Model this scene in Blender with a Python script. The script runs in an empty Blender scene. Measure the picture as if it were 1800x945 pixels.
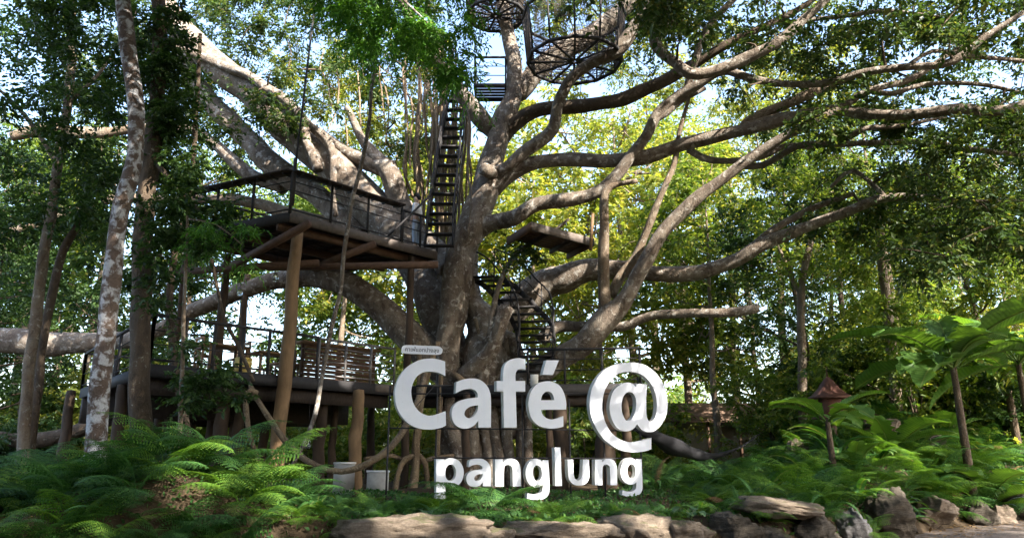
import bpy, math, random
import numpy as np
from mathutils import Vector, Matrix

random.seed(11)
rng = np.random.default_rng(11)
sc = bpy.context.scene
COL = sc.collection
R = math.radians

# ------------------------------------------------------------------ camera
FPX, PITCH, EYE = 1300.0, R(14.0), 1.6          # focal length in photo pixels (1800 wide)
cam_d = bpy.data.cameras.new('camera')
cam_d.sensor_fit = 'HORIZONTAL'; cam_d.sensor_width = 36.0
cam_d.lens = 36.0 * FPX / 1800.0
cam_d.clip_start = 0.1; cam_d.clip_end = 2000.0
cam = bpy.data.objects.new('camera', cam_d); COL.objects.link(cam)
cam.location = (0, 0, EYE); cam.rotation_euler = (R(90) + PITCH, 0, 0)
sc.camera = cam

# ------------------------------------------------------------------ light
SUN = np.array([0.55, -0.58, 0.60]); SUN /= np.linalg.norm(SUN)     # direction towards the sun
world = bpy.data.worlds.new('World'); sc.world = world; world.use_nodes = True
wn = world.node_tree; wn.nodes.clear()
sky = wn.nodes.new('ShaderNodeTexSky'); sky.sky_type = 'NISHITA'; sky.sun_disc = False
sky.sun_elevation = math.asin(SUN[2]); sky.sun_rotation = math.atan2(SUN[0], SUN[1])
sky.air_density = 1.0; sky.dust_density = 2.5; sky.ozone_density = 1.0
wb = wn.nodes.new('ShaderNodeBackground'); wb.inputs['Strength'].default_value = 0.15
wo = wn.nodes.new('ShaderNodeOutputWorld')
wn.links.new(sky.outputs[0], wb.inputs['Color']); wn.links.new(wb.outputs[0], wo.inputs['Surface'])
sun_d = bpy.data.lights.new('sun', 'SUN'); sun_d.energy = 4.0; sun_d.angle = R(0.53)
sun_d.color = (1.0, 0.92, 0.80)
sun_o = bpy.data.objects.new('sun', sun_d); COL.objects.link(sun_o)
sun_o.rotation_euler = Vector(SUN).to_track_quat('Z', 'Y').to_euler()
sun_o.location = (30, -12, 40)
sc.view_settings.view_transform = 'Standard'; sc.view_settings.look = 'None'
sc.view_settings.exposure = 2.45; sc.view_settings.gamma = 1.0
sc.view_settings.use_curve_mapping = False
sc.render.engine = 'CYCLES'
cy = sc.cycles
cy.max_bounces = 7; cy.diffuse_bounces = 4; cy.glossy_bounces = 2; cy.transmission_bounces = 4
cy.transparent_max_bounces = 8
cy.use_denoising = True
cy.caustics_reflective = False; cy.caustics_refractive = False
cy.sample_clamp_indirect = 6.0

# ------------------------------------------------------------------ pixel -> place
CO = np.array([0, 0, EYE])
CT, ST = math.cos(PITCH), math.sin(PITCH)
def ray(px, py):
    a = (px - 900.0) / FPX; b = -(py - 472.5) / FPX
    return np.array([a, CT - b * ST, ST + b * CT])
def at(px, py, Y):
    d = ray(px, py); return CO + d * (Y / d[1])
def onz(px, py, z):
    d = ray(px, py); return CO + d * ((z - EYE) / d[2])
def onplane(px, py, p0, n):
    d = ray(px, py); return CO + d * (np.dot(p0 - CO, n) / np.dot(d, n))
def prad(w, Y):                                  # half of a pixel width, in metres
    return 0.5 * w * Y / FPX

# ------------------------------------------------------------------ materials
MATS = {}
def new_mat(name):
    m = bpy.data.materials.new(name); m.use_nodes = True
    nt = m.node_tree; nt.nodes.clear()
    out = nt.nodes.new('ShaderNodeOutputMaterial')
    MATS[name] = m
    return m, nt, out
def N(nt, t, **kw):
    n = nt.nodes.new(t)
    for k, v in kw.items():
        if k in n.inputs: n.inputs[k].default_value = v
        else: setattr(n, k, v)
    return n
def ramp(nt, fac, stops):
    r = nt.nodes.new('ShaderNodeValToRGB')
    e = r.color_ramp.elements
    while len(e) < len(stops): e.new(0.5)
    for i, (p, c) in enumerate(stops):
        e[i].position = p; e[i].color = (c[0], c[1], c[2], 1)
    nt.links.new(fac, r.inputs[0]); return r
def coords(nt, scale=(1, 1, 1)):
    g = nt.nodes.new('ShaderNodeNewGeometry')
    mp = nt.nodes.new('ShaderNodeMapping'); mp.inputs['Scale'].default_value = scale
    nt.links.new(g.outputs['Position'], mp.inputs['Vector']); return mp.outputs[0]
def noise(nt, vec, scale, detail=4.0, rough=0.55, dist=0.0):
    n = nt.nodes.new('ShaderNodeTexNoise')
    n.inputs['Scale'].default_value = scale; n.inputs['Detail'].default_value = detail
    n.inputs['Roughness'].default_value = rough; n.inputs['Distortion'].default_value = dist
    nt.links.new(vec, n.inputs['Vector']); return n.outputs[0]
def mixc(nt, fac, a, b, mode='MIX'):
    m = nt.nodes.new('ShaderNodeMix'); m.data_type = 'RGBA'; m.blend_type = mode
    if isinstance(fac, (int, float)): m.inputs[0].default_value = fac
    else: nt.links.new(fac, m.inputs[0])
    for v, i in ((a, 6), (b, 7)):
        if isinstance(v, tuple): m.inputs[i].default_value = (*v, 1)
        else: nt.links.new(v, m.inputs[i])
    return m.outputs[2]
def bump(nt, h, strength, dist):
    b = nt.nodes.new('ShaderNodeBump'); b.inputs['Strength'].default_value = strength
    b.inputs['Distance'].default_value = dist
    nt.links.new(h, b.inputs['Height']); return b.outputs[0]
def principled(nt, out, col, rough=0.7, normal=None, metal=0.0, spec=0.4):
    p = nt.nodes.new('ShaderNodeBsdfPrincipled')
    if isinstance(col, tuple): p.inputs['Base Color'].default_value = (*col, 1)
    else: nt.links.new(col, p.inputs['Base Color'])
    if isinstance(rough, (int, float)): p.inputs['Roughness'].default_value = rough
    else: nt.links.new(rough, p.inputs['Roughness'])
    p.inputs['Metallic'].default_value = metal
    p.inputs['Specular IOR Level'].default_value = spec
    if normal is not None: nt.links.new(normal, p.inputs['Normal'])
    nt.links.new(p.outputs[0], out.inputs['Surface']); return p

def bark(name, base, dark, lichen, amount, lscale=7.0, stretch=0.35):
    m, nt, out = new_mat(name)
    v = coords(nt); vs = coords(nt, (1, 1, stretch))
    n1 = noise(nt, vs, 6.0, 6, 0.65)
    c = ramp(nt, n1, [(0.3, dark), (0.68, base)]).outputs[0]
    n0 = noise(nt, v, 1.1, 3)
    c = mixc(nt, ramp(nt, n0, [(0.35, (0, 0, 0)), (0.7, (0.6,) * 3)]).outputs[0], c, tuple(x * 0.6 for x in base))
    n5 = noise(nt, v, 2.6, 5, 0.65, 0.5)
    c = mixc(nt, ramp(nt, n5, [(0.42, (0, 0, 0)), (0.62, (0.55,) * 3)]).outputs[0], c, tuple(x * k for x, k in zip(lichen, (.72, .68, .62))) if amount < .06 and base[0] > .2 else base)
    n2 = noise(nt, v, lscale, 5, 0.6, 0.4)
    c = mixc(nt, ramp(nt, n2, [(0.60 - amount, (0, 0, 0)), (0.71 - amount, (1, 1, 1))]).outputs[0], c, lichen)
    n3 = noise(nt, v, 30.0, 3, 0.6)
    c = mixc(nt, 0.35, c, ramp(nt, n3, [(0.3, (0.35,) * 3), (0.7, (1, 1, 1))]).outputs[0], 'MULTIPLY')
    vo = nt.nodes.new('ShaderNodeTexVoronoi'); vo.feature = 'DISTANCE_TO_EDGE'; vo.inputs['Scale'].default_value = 5.0
    nt.links.new(coords(nt, (1, 1, 0.6)), vo.inputs['Vector'])
    cr_ = ramp(nt, vo.outputs['Distance'], [(0.0, (0.45,) * 3), (0.05, (1, 1, 1))]).outputs[0]
    c = mixc(nt, ramp(nt, n0, [(0.45, (0, 0, 0)), (0.6, (0.7,) * 3)]).outputs[0], c, mixc(nt, 1.0, c, cr_, 'MULTIPLY'))
    h = mixc(nt, 0.4, n1, n3)
    principled(nt, out, c, 0.85, bump(nt, h, 0.9, 0.09), spec=0.25)
bark('banyan_bark', (0.23, 0.178, 0.138), (0.070, 0.052, 0.042), (0.46, 0.43, 0.39), 0.055, 6.0)
bark('pale_bark', (0.20, 0.145, 0.115), (0.10, 0.07, 0.055), (0.58, 0.58, 0.60), 0.12, 6.0, 1.5)
bark('dark_bark', (0.13, 0.095, 0.065), (0.045, 0.033, 0.025), (0.26, 0.25, 0.20), 0.00, 9.0)
bark('tan_bark', (0.26, 0.19, 0.13), (0.12, 0.085, 0.06), (0.40, 0.37, 0.32), 0.02, 9.0)
bark('root_bark', (0.30, 0.215, 0.135), (0.13, 0.09, 0.06), (0.5, 0.42, 0.3), 0.00, 12.0)

def leafmat(name, stops, trans=0.4, tcol=(1.3, 1.25, 0.5), rough=0.45, spec=0.35):
    m, nt, out = new_mat(name)
    g = nt.nodes.new('ShaderNodeNewGeometry')
    c = ramp(nt, g.outputs['Random Per Island'], stops).outputs[0]
    p = nt.nodes.new('ShaderNodeBsdfPrincipled')
    nt.links.new(c, p.inputs['Base Color']); p.inputs['Roughness'].default_value = rough
    p.inputs['Specular IOR Level'].default_value = spec
    t = nt.nodes.new('ShaderNodeBsdfTranslucent')
    nt.links.new(mixc(nt, 1.0, c, tcol, 'MULTIPLY'), t.inputs['Color'])
    mx = nt.nodes.new('ShaderNodeMixShader'); mx.inputs[0].default_value = trans
    nt.links.new(p.outputs[0], mx.inputs[1]); nt.links.new(t.outputs[0], mx.inputs[2])
    nt.links.new(mx.outputs[0], out.inputs['Surface'])
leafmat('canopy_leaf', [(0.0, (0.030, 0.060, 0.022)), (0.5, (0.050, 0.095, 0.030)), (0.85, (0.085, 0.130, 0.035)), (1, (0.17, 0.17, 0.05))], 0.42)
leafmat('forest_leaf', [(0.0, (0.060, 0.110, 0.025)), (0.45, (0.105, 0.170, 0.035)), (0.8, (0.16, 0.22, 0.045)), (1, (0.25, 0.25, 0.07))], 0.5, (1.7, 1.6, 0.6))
leafmat('sunlit_gold_leaf', [(0.0, (0.10, 0.145, 0.03)), (0.45, (0.17, 0.215, 0.045)), (0.8, (0.24, 0.26, 0.06)), (1, (0.34, 0.29, 0.09))], 0.5, (1.7, 1.6, 0.6))  # yellow of sun through leaves put into the base colour
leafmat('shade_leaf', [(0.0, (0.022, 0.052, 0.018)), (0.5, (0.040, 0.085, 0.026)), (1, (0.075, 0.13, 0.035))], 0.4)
leafmat('fern_leaf', [(0.0, (0.035, 0.105, 0.030)), (0.5, (0.055, 0.150, 0.040)), (1, (0.095, 0.205, 0.045))], 0.4, (1.2, 1.2, 0.5), 0.5)
leafmat('bright_fern_leaf', [(0.0, (0.07, 0.17, 0.03)), (0.5, (0.11, 0.23, 0.035)), (1, (0.17, 0.29, 0.04))], 0.45, (1.2, 1.2, 0.5), 0.5)
leafmat('blue_fern_leaf', [(0.0, (0.10, 0.17, 0.17)), (0.5, (0.16, 0.24, 0.26)), (1, (0.22, 0.31, 0.34))], 0.2, (1, 1, 1), 0.4)
leafmat('dead_fern_leaf', [(0.0, (0.13, 0.075, 0.035)), (0.5, (0.20, 0.12, 0.055)), (1, (0.28, 0.18, 0.08))], 0.25, (1.1, 1.0, 0.7), 0.7)
leafmat('spray_leaf', [(0.0, (0.05, 0.15, 0.025)), (0.5, (0.08, 0.21, 0.030)), (1, (0.14, 0.28, 0.04))], 0.45, (1.2, 1.3, 0.5), 0.5)

def broadleaf(name, c0, c1, trans=0.4):
    m, nt, out = new_mat(name)
    v = coords(nt); n = noise(nt, v, 9.0, 4)
    oi = nt.nodes.new('ShaderNodeObjectInfo'); tc = nt.nodes.new('ShaderNodeTexCoord')
    wv = nt.nodes.new('ShaderNodeTexWave'); wv.wave_type = 'BANDS'; wv.bands_direction = 'X'
    wv.inputs['Scale'].default_value = 5.0; wv.inputs['Distortion'].default_value = 1.2; wv.inputs['Detail'].default_value = 2.0
    nt.links.new(tc.outputs['Object'], wv.inputs['Vector'])
    c = ramp(nt, n, [(0.3, c0), (0.7, c1)]).outputs[0]
    c = mixc(nt, oi.outputs['Random'], c, tuple(x * 1.35 for x in c1))
    c = mixc(nt, 0.5, c, ramp(nt, wv.outputs[0], [(0.2, (0.62, 0.66, 0.6)), (0.8, (1.1, 1.08, 1.0))]).outputs[0], 'MULTIPLY')
    sx = nt.nodes.new('ShaderNodeSeparateXYZ'); nt.links.new(tc.outputs['Object'], sx.inputs[0])
    ab = nt.nodes.new('ShaderNodeMath'); ab.operation = 'ABSOLUTE'; nt.links.new(sx.outputs[1], ab.inputs[0])
    c = mixc(nt, ramp(nt, ab.outputs[0], [(0.004, (0.6,) * 3), (0.016, (0, 0, 0))]).outputs[0], c, (0.30, 0.36, 0.12))
    b9 = noise(nt, v, 3.2, 5, 0.7)
    c = mixc(nt, ramp(nt, b9, [(0.64, (0, 0, 0)), (0.72, (0.6,) * 3)]).outputs[0], c, (0.20, 0.17, 0.05))
    p = nt.nodes.new('ShaderNodeBsdfPrincipled'); nt.links.new(c, p.inputs['Base Color'])
    p.inputs['Roughness'].default_value = 0.5; p.inputs['Specular IOR Level'].default_value = 0.3
    nt.links.new(bump(nt, wv.outputs[0], 0.5, 0.01), p.inputs['Normal'])
    t = nt.nodes.new('ShaderNodeBsdfTranslucent')
    nt.links.new(mixc(nt, 1.0, c, (1.4, 1.3, 0.4), 'MULTIPLY'), t.inputs['Color'])
    mx = nt.nodes.new('ShaderNodeMixShader'); mx.inputs[0].default_value = trans
    nt.links.new(p.outputs[0], mx.inputs[1]); nt.links.new(t.outputs[0], mx.inputs[2])
    nt.links.new(mx.outputs[0], out.inputs['Surface'])
broadleaf('banana_leaf', (0.055, 0.130, 0.030), (0.085, 0.175, 0.038))
broadleaf('strap_leaf', (0.035, 0.11, 0.028), (0.06, 0.16, 0.04))
broadleaf('taro_leaf', (0.05, 0.12, 0.05), (0.08, 0.16, 0.075), 0.3)

def plain(name, col, rough=0.6, metal=0.0, vary=0.35, scale=5.0, bumpd=0.01, spec=0.4, stretch=(1, 1, 1)):
    m, nt, out = new_mat(name)
    v = coords(nt, stretch); n = noise(nt, v, scale, 6, 0.65); n2 = noise(nt, coords(nt), scale * 0.23, 3)
    lo = tuple(x * (1 - vary) for x in col); hi = tuple(min(1, x * (1 + vary * 0.6)) for x in col)
    c = ramp(nt, n, [(0.3, lo), (0.7, hi)]).outputs[0]
    c = mixc(nt, ramp(nt, n2, [(0.4, (0, 0, 0)), (0.65, (0.5,) * 3)]).outputs[0], c, tuple(x * 0.7 for x in col))
    principled(nt, out, c, rough, bump(nt, n, 0.5, bumpd) if bumpd else None, metal, spec)
plain('dark_steel', (0.026, 0.024, 0.026), 0.72, 0.0, 0.35, 12, 0.002, 0.5)
plain('grey_steel', (0.18, 0.17, 0.17), 0.45, 0.3, 0.3, 9, 0.002)
plain('deck_wood', (0.050, 0.037, 0.030), 0.7, 0, 0.5, 7, 0.008, 0.3, (0.4, 3, 1))
plain('beam_wood', (0.12, 0.070, 0.046), 0.7, 0, 0.4, 8, 0.008, 0.3)
plain('fascia_wood', (0.15, 0.125, 0.11), 0.65, 0, 0.4, 8, 0.006, 0.3)
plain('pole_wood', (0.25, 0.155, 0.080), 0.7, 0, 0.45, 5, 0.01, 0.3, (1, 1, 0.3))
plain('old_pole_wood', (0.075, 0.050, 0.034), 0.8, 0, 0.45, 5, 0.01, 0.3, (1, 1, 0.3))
plain('table_wood', (0.27, 0.16, 0.085), 0.5, 0, 0.3, 6, 0.003)
plain('white_panel', (0.72, 0.72, 0.70), 0.6, 0, 0.12, 4, 0.002)
plain('concrete', (0.42, 0.41, 0.39), 0.8, 0, 0.25, 5, 0.004)
plain('rope', (0.10, 0.08, 0.065), 0.9, 0, 0.4, 30, 0.003)
plain('black_net', (0.020, 0.020, 0.024), 0.9, 0, 0.3, 30, 0.003)
plain('roof_tile', (0.13, 0.055, 0.040), 0.7, 0, 0.4, 12, 0.006)
plain('roof_brown', (0.20, 0.13, 0.09), 0.8, 0, 0.3, 5, 0.006)
plain('skin', (0.55, 0.36, 0.27), 0.5, 0, 0.05, 9, 0)
plain('hair', (0.012, 0.010, 0.010), 0.5, 0, 0.2, 40, 0.003)
plain('white_shirt', (0.78, 0.78, 0.80), 0.8, 0, 0.06, 12, 0.01)
plain('blue_jeans', (0.44, 0.53, 0.66), 0.8, 0, 0.15, 9, 0.006)
plain('shoe', (0.75, 0.75, 0.75), 0.6, 0, 0.1, 9, 0)
plain('black_bag', (0.03, 0.03, 0.035), 0.6, 0, 0.1, 9, 0)
plain('thai_ink', (0.10, 0.11, 0.15), 0.6, 0, 0.05, 9, 0)
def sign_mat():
    m, nt, out = new_mat('sign_skytint_white')
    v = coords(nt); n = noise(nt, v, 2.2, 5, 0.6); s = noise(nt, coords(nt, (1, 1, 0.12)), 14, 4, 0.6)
    c = ramp(nt, n, [(0.3, (0.66, 0.70, 0.79)), (0.7, (0.75, 0.78, 0.86))]).outputs[0]  # blue of the skylight put into the white paint colour
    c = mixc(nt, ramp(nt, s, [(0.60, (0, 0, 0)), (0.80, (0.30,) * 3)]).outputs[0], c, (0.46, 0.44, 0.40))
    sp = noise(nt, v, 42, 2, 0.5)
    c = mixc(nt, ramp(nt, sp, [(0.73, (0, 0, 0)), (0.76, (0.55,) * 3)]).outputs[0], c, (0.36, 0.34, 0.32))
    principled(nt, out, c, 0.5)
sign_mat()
def side_mat():
    m, nt, out = new_mat('sign_side')
    v = coords(nt, (1, 1, 0.4)); n = noise(nt, v, 9, 5, 0.7)
    c = ramp(nt, n, [(0.35, (0.40, 0.40, 0.38)), (0.6, (0.66, 0.66, 0.64))]).outputs[0]
    principled(nt, out, c, 0.6)
side_mat()
def rock_mat(name, a, b, moss):
    m, nt, out = new_mat(name)
    v = coords(nt); st = noise(nt, coords(nt, (1, 1, 5)), 3.5, 7, 0.7, 0.6); n = noise(nt, v, 12, 7, 0.7)
    c = ramp(nt, st, [(0.32, a), (0.66, b)]).outputs[0]
    c = mixc(nt, 0.5, c, ramp(nt, n, [(0.3, (0.45,) * 3), (0.65, (1, 1, 1))]).outputs[0], 'MULTIPLY')
    g = nt.nodes.new('ShaderNodeNewGeometry'); sx = nt.nodes.new('ShaderNodeSeparateXYZ')
    nt.links.new(g.outputs['Normal'], sx.inputs[0])
    mn = noise(nt, v, 3.0, 5, 0.7)
    mu = nt.nodes.new('ShaderNodeMath'); mu.operation = 'MULTIPLY'
    nt.links.new(sx.outputs[2], mu.inputs[0]); nt.links.new(mn, mu.inputs[1])
    c = mixc(nt, ramp(nt, mu.outputs[0], [(0.46, (0, 0, 0)), (0.56, (moss,) * 3)]).outputs[0], c, (0.10, 0.12, 0.035))
    n9 = noise(nt, v, 40, 6, 0.75)
    c = mixc(nt, 0.45, c, ramp(nt, n9, [(0.35, (0.5,) * 3), (0.62, (1.15,) * 3)]).outputs[0], 'MULTIPLY')
    principled(nt, out, c, 0.9, bump(nt, mixc(nt, 0.5, st, n9), 1.0, 0.10), spec=0.2)
rock_mat('tan_rock', (0.15, 0.115, 0.085), (0.37, 0.30, 0.235), 0.6)
rock_mat('grey_rock', (0.15, 0.145, 0.145), (0.34, 0.33, 0.34), 0.3)
rock_mat('dark_rock', (0.06, 0.052, 0.045), (0.17, 0.145, 0.115), 0.7)
def ground_mat():
    m, nt, out = new_mat('soil')
    v = coords(nt); n = noise(nt, v, 2.0, 8, 0.7); n2 = noise(nt, v, 18, 6, 0.7)
    c = ramp(nt, n, [(0.3, (0.045, 0.032, 0.022)), (0.7, (0.13, 0.095, 0.06))]).outputs[0]
    c = mixc(nt, 0.6, c, ramp(nt, n2, [(0.3, (0.35,) * 3), (0.7, (1, 1, 1))]).outputs[0], 'MULTIPLY')
    principled(nt, out, c, 0.95, bump(nt, n2, 0.9, 0.04), spec=0.1)
    m, nt, out = new_mat('gravel')
    v = coords(nt); n = noise(nt, v, 1.2, 6, 0.7); n2 = noise(nt, v, 26, 6, 0.75)
    c = ramp(nt, n, [(0.3, (0.14, 0.115, 0.10)), (0.7, (0.25, 0.21, 0.185))]).outputs[0]
    c = mixc(nt, 0.7, c, ramp(nt, n2, [(0.35, (0.4,) * 3), (0.65, (1, 1, 1))]).outputs[0], 'MULTIPLY')
    principled(nt, out, c, 0.95, bump(nt, n2, 0.9, 0.03), spec=0.1)
ground_mat()
def glass_mat():
    m, nt, out = new_mat('lamp_glass')
    p = principled(nt, out, (0.75, 0.8, 0.85), 0.1)
    p.inputs['Transmission Weight'].default_value = 0.85
glass_mat()

# ------------------------------------------------------------------ mesh helpers
def mesh_np(name, verts, faces, mat, smooth=False):
    """faces: (n,3) or (n,4) int array"""
    verts = np.asarray(verts, dtype=np.float32); faces = np.asarray(faces, dtype=np.int32)
    k = faces.shape[1]
    me = bpy.data.meshes.new(name)
    me.vertices.add(len(verts)); me.vertices.foreach_set('co', verts.ravel())
    me.loops.add(faces.size); me.loops.foreach_set('vertex_index', faces.ravel())
    me.polygons.add(len(faces))
    me.polygons.foreach_set('loop_start', np.arange(0, faces.size, k, dtype=np.int32))
    if smooth: me.polygons.foreach_set('use_smooth', np.ones(len(faces), dtype=bool))
    me.update(calc_edges=True)
    if mat: me.materials.append(MATS[mat])
    return me
def link(name, me, parent=None):
    o = bpy.data.objects.new(name, me); COL.objects.link(o)
    if parent is not None:
        o.parent = parent
        o.matrix_parent_inverse = Matrix.Translation(-Vector(root_of(parent).location))
        if parent.parent is not None: o.matrix_parent_inverse = Matrix.Identity(4)
    return o
def root_of(o):
    while o.parent is not None: o = o.parent
    return o
def tag(o, label, cat, group=None):
    o['label'] = label; o['category'] = cat
    if group: o['group'] = group
    return o
def thing(name, label, cat, loc, group=None):
    o = bpy.data.objects.new(name, None); o.empty_display_size = 0.2
    o.location = tuple(float(x) for x in loc); COL.objects.link(o)
    return tag(o, label, cat, group)
def structure(o): o['kind'] = 'structure'; return o

class MB:
    """collects quads / tris into one mesh"""
    def __init__(s): s.v = []; s.q = []; s.t = []; s.n = 0
    def add(s, v, q=None, t=None):
        v = np.asarray(v, float)
        if q is not None: s.q.append(np.asarray(q) + s.n)
        if t is not None: s.t.append(np.asarray(t) + s.n)
        s.v.append(v); s.n += len(v)
    def mesh(s, name, mat, smooth=False):
        v = np.concatenate(s.v); faces = []
        me = bpy.data.meshes.new(name)
        q = np.concatenate(s.q) if s.q else np.zeros((0, 4), int)
        t = np.concatenate(s.t) if s.t else np.zeros((0, 3), int)
        me.vertices.add(len(v)); me.vertices.foreach_set('co', v.astype(np.float32).ravel())
        loops = np.concatenate([q.ravel(), t.ravel()]).astype(np.int32)
        me.loops.add(len(loops)); me.loops.foreach_set('vertex_index', loops)
        me.polygons.add(len(q) + len(t))
        st = np.concatenate([np.arange(len(q)) * 4, len(q) * 4 + np.arange(len(t)) * 3]).astype(np.int32)
        me.polygons.foreach_set('loop_start', st)
        if smooth: me.polygons.foreach_set('use_smooth', np.ones(len(q) + len(t), dtype=bool))
        me.update(calc_edges=True)
        me.materials.append(MATS[mat]); return me
    def build(s, name, mat, parent=None, smooth=False):
        return link(name, s.mesh(name, mat, smooth), parent)

BOXQ = np.array([[0, 3, 2, 1], [4, 5, 6, 7], [0, 1, 5, 4], [1, 2, 6, 5], [2, 3, 7, 6], [3, 0, 4, 7]])
def beam(mb, p, q, w, h, up=(0, 0, 1)):
    """box from p to q, w wide (sideways), h high, centred on the line"""
    p = np.asarray(p, float); q = np.asarray(q, float)
    d = q - p; d /= np.linalg.norm(d)
    s = np.cross(d, up)
    if np.linalg.norm(s) < 1e-4: s = np.cross(d, (0, 1, 0))
    s /= np.linalg.norm(s); u = np.cross(s, d)
    a, b = s * w / 2, u * h / 2
    mb.add([p - a - b, p + a - b, p + a + b, p - a + b, q - a - b, q + a - b, q + a + b, q - a + b], q=BOXQ)
def catmull(P, step):
    P = np.asarray(P, float); out = []
    for i in range(len(P) - 1):
        p0 = P[max(i - 1, 0)]; p1 = P[i]; p2 = P[i + 1]; p3 = P[min(i + 2, len(P) - 1)]
        n = max(2, int(np.linalg.norm((p2 - p1)[:3]) / step))
        for k in range(n):
            t = k / n
            out.append(0.5 * ((2 * p1) + (-p0 + p2) * t + (2 * p0 - 5 * p1 + 4 * p2 - p3) * t * t + (-p0 + 3 * p1 - 3 * p2 + p3) * t ** 3))
    out.append(P[-1]); return np.array(out)
def tube(mb, P, rad, sides=10, step=0.3, lump=0.0, cap=True, wob=0.0, flat=None):
    """smooth tube through points P (n,3) with radii rad"""
    PR = np.column_stack([np.asarray(P, float), np.asarray(rad, float)])
    C = catmull(PR, step) if step else PR
    pts, rr = C[:, :3].copy(), np.maximum(C[:, 3], 0.002)
    n = len(pts)
    if wob:
        ph = rng.uniform(0, 6.28, 6); s = np.arange(n) * (step or 1)
        for a in range(3):
            pts[1:-1, a] += wob * (np.sin(s * 2.1 + ph[a]) + 0.6 * np.sin(s * 4.7 + ph[a + 3]))[1:-1] * rr[1:-1]
    T = np.gradient(pts, axis=0); T /= np.linalg.norm(T, axis=1)[:, None] + 1e-9
    u = np.cross(T[0], (0.31, 0.87, 0.13)); u /= np.linalg.norm(u)
    ang = np.linspace(0, 2 * math.pi, sides, endpoint=False)
    ph = rng.uniform(0, 6.28, 5)
    V = np.zeros((n, sides, 3))
    for i in range(n):
        u = u - T[i] * np.dot(u, T[i]); u /= np.linalg.norm(u) + 1e-9
        w = np.cross(T[i], u)
        r = np.full(sides, rr[i])
        if lump:
            z = i * (step or 1) / max(rr.mean() * 2, 0.05)
            r = r * (1 + lump * (0.5 * np.sin(2 * ang + ph[0] + 0.3 * z) + 0.4 * np.sin(3 * ang + ph[1] - 0.5 * z) + 0.5 * np.sin(z * 1.3 + ph[2]) + 0.3 * np.sin(5 * ang + ph[3] + 0.9 * z)))
        V[i] = pts[i] + np.cos(ang)[:, None] * u * r[:, None] + np.sin(ang)[:, None] * w * r[:, None]
    i, j = np.meshgrid(np.arange(n - 1), np.arange(sides), indexing='ij')
    a = i * sides + j; b = i * sides + (j + 1) % sides
    q = np.stack([a, b, b + sides, a + sides], -1).reshape(-1, 4)
    vv = V.reshape(-1, 3); tr = []
    if cap:
        vv = np.vstack([vv, pts[0], pts[-1] + T[-1] * rr[-1] * 0.25]); c0, c1 = n * sides, n * sides + 1
        for k in range(sides):
            tr.append((c0, (k + 1) % sides, k)); tr.append((c1, (n - 1) * sides + k, (n - 1) * sides + (k + 1) % sides))
    mb.add(vv, q=q, t=np.array(tr) if tr else None)
def pxtube(mb, spec, **kw):
    """spec rows (px, py, Y, width px)"""
    P = [at(a, b, Y) for a, b, Y, w in spec]; r = [prad(w, Y) for a, b, Y, w in spec]
    tube(mb, P, r, **kw)
def cyl(mb, p, q, r, sides=8, r2=None):
    tube(mb, [p, q], [r, r if r2 is None else r2], sides=sides, step=None)
def prism(mb, poly, z0, z1):
    """vertical prism of a convex plan polygon (counter-clockwise)"""
    n = len(poly); P = [np.array([p[0], p[1], z0]) for p in poly] + [np.array([p[0], p[1], z1]) for p in poly]
    q = [(i, (i + 1) % n, n + (i + 1) % n, n + i) for i in range(n)]
    t = [(0, i + 1, i) for i in range(1, n - 1)] + [(n, n + i, n + i + 1) for i in range(1, n - 1)]
    mb.add(P, q=np.array(q), t=np.array(t))
def lathe(mb, c, prof, sides=12):
    n = len(prof); a = np.linspace(0, 2 * math.pi, sides, endpoint=False); c = np.asarray(c, float)
    V = np.array([[c + (r * math.cos(t), r * math.sin(t), z) for t in a] for r, z in prof]).reshape(-1, 3)
    i, j = np.meshgrid(np.arange(n - 1), np.arange(sides), indexing='ij')
    A = i * sides + j; B = i * sides + (j + 1) % sides
    mb.add(V, q=np.stack([A, B, B + sides, A + sides], -1).reshape(-1, 4))
def copy_thing(root, loc, rotz, scale=1.0, tilt=(0, 0)):
    r = root.copy(); COL.objects.link(r)
    r.location = tuple(float(x) for x in loc); r.rotation_euler = (tilt[0], tilt[1], rotz); r.scale = (scale,) * 3
    for ch in list(root.children):
        c = ch.copy(); COL.objects.link(c); c.parent = r
        for g in ch.children:
            d = g.copy(); COL.objects.link(d); d.parent = c
    return r

# ------------------------------------------------------------------ leaves
def unit(a): return a / (np.linalg.norm(a, axis=-1, keepdims=True) + 1e-9)
def twig_leaves(S, D, L, n, size, aspect=0.45, droop=0.25, spread=0.9, jitter=0.35):
    """n leaves along each twig (start S, direction D, length L) -> leaf rhombi (k,4,3)"""
    M = len(S); t = (np.arange(n) + rng.uniform(0.2, 0.8, (M, n))) / n
    up = unit(np.array([0, 0, 1.0]) + rng.normal(0, 0.35, (M, 3)))
    side = unit(np.cross(D, up))
    sgn = np.where(np.arange(n) % 2 == 0, 1.0, -1.0)[None, :, None]
    base = S[:, None] + D[:, None] * (L[:, None] * t)[..., None]
    base[..., 2] -= droop * (L[:, None] * t * t)
    ld = unit(D[:, None] * 0.7 + side[:, None] * sgn * spread + rng.normal(0, jitter, (M, n, 3)) + np.array([0, 0, -droop]))
    nr = unit(np.array([0, 0, 1.0]) + rng.normal(0, 0.55, (M, n, 3)))
    wv = unit(np.cross(ld, nr)); nn = np.cross(wv, ld)
    sz = size * rng.uniform(0.65, 1.25, (M, n, 1)); w = sz * aspect * 0.5
    q = np.stack([base, base + ld * sz * 0.45 + wv * w + nn * w * 0.3, base + ld * sz - nn * sz * 0.12, base + ld * sz * 0.45 - wv * w + nn * w * 0.3], 2)
    return q.reshape(-1, 4, 3)
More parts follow.
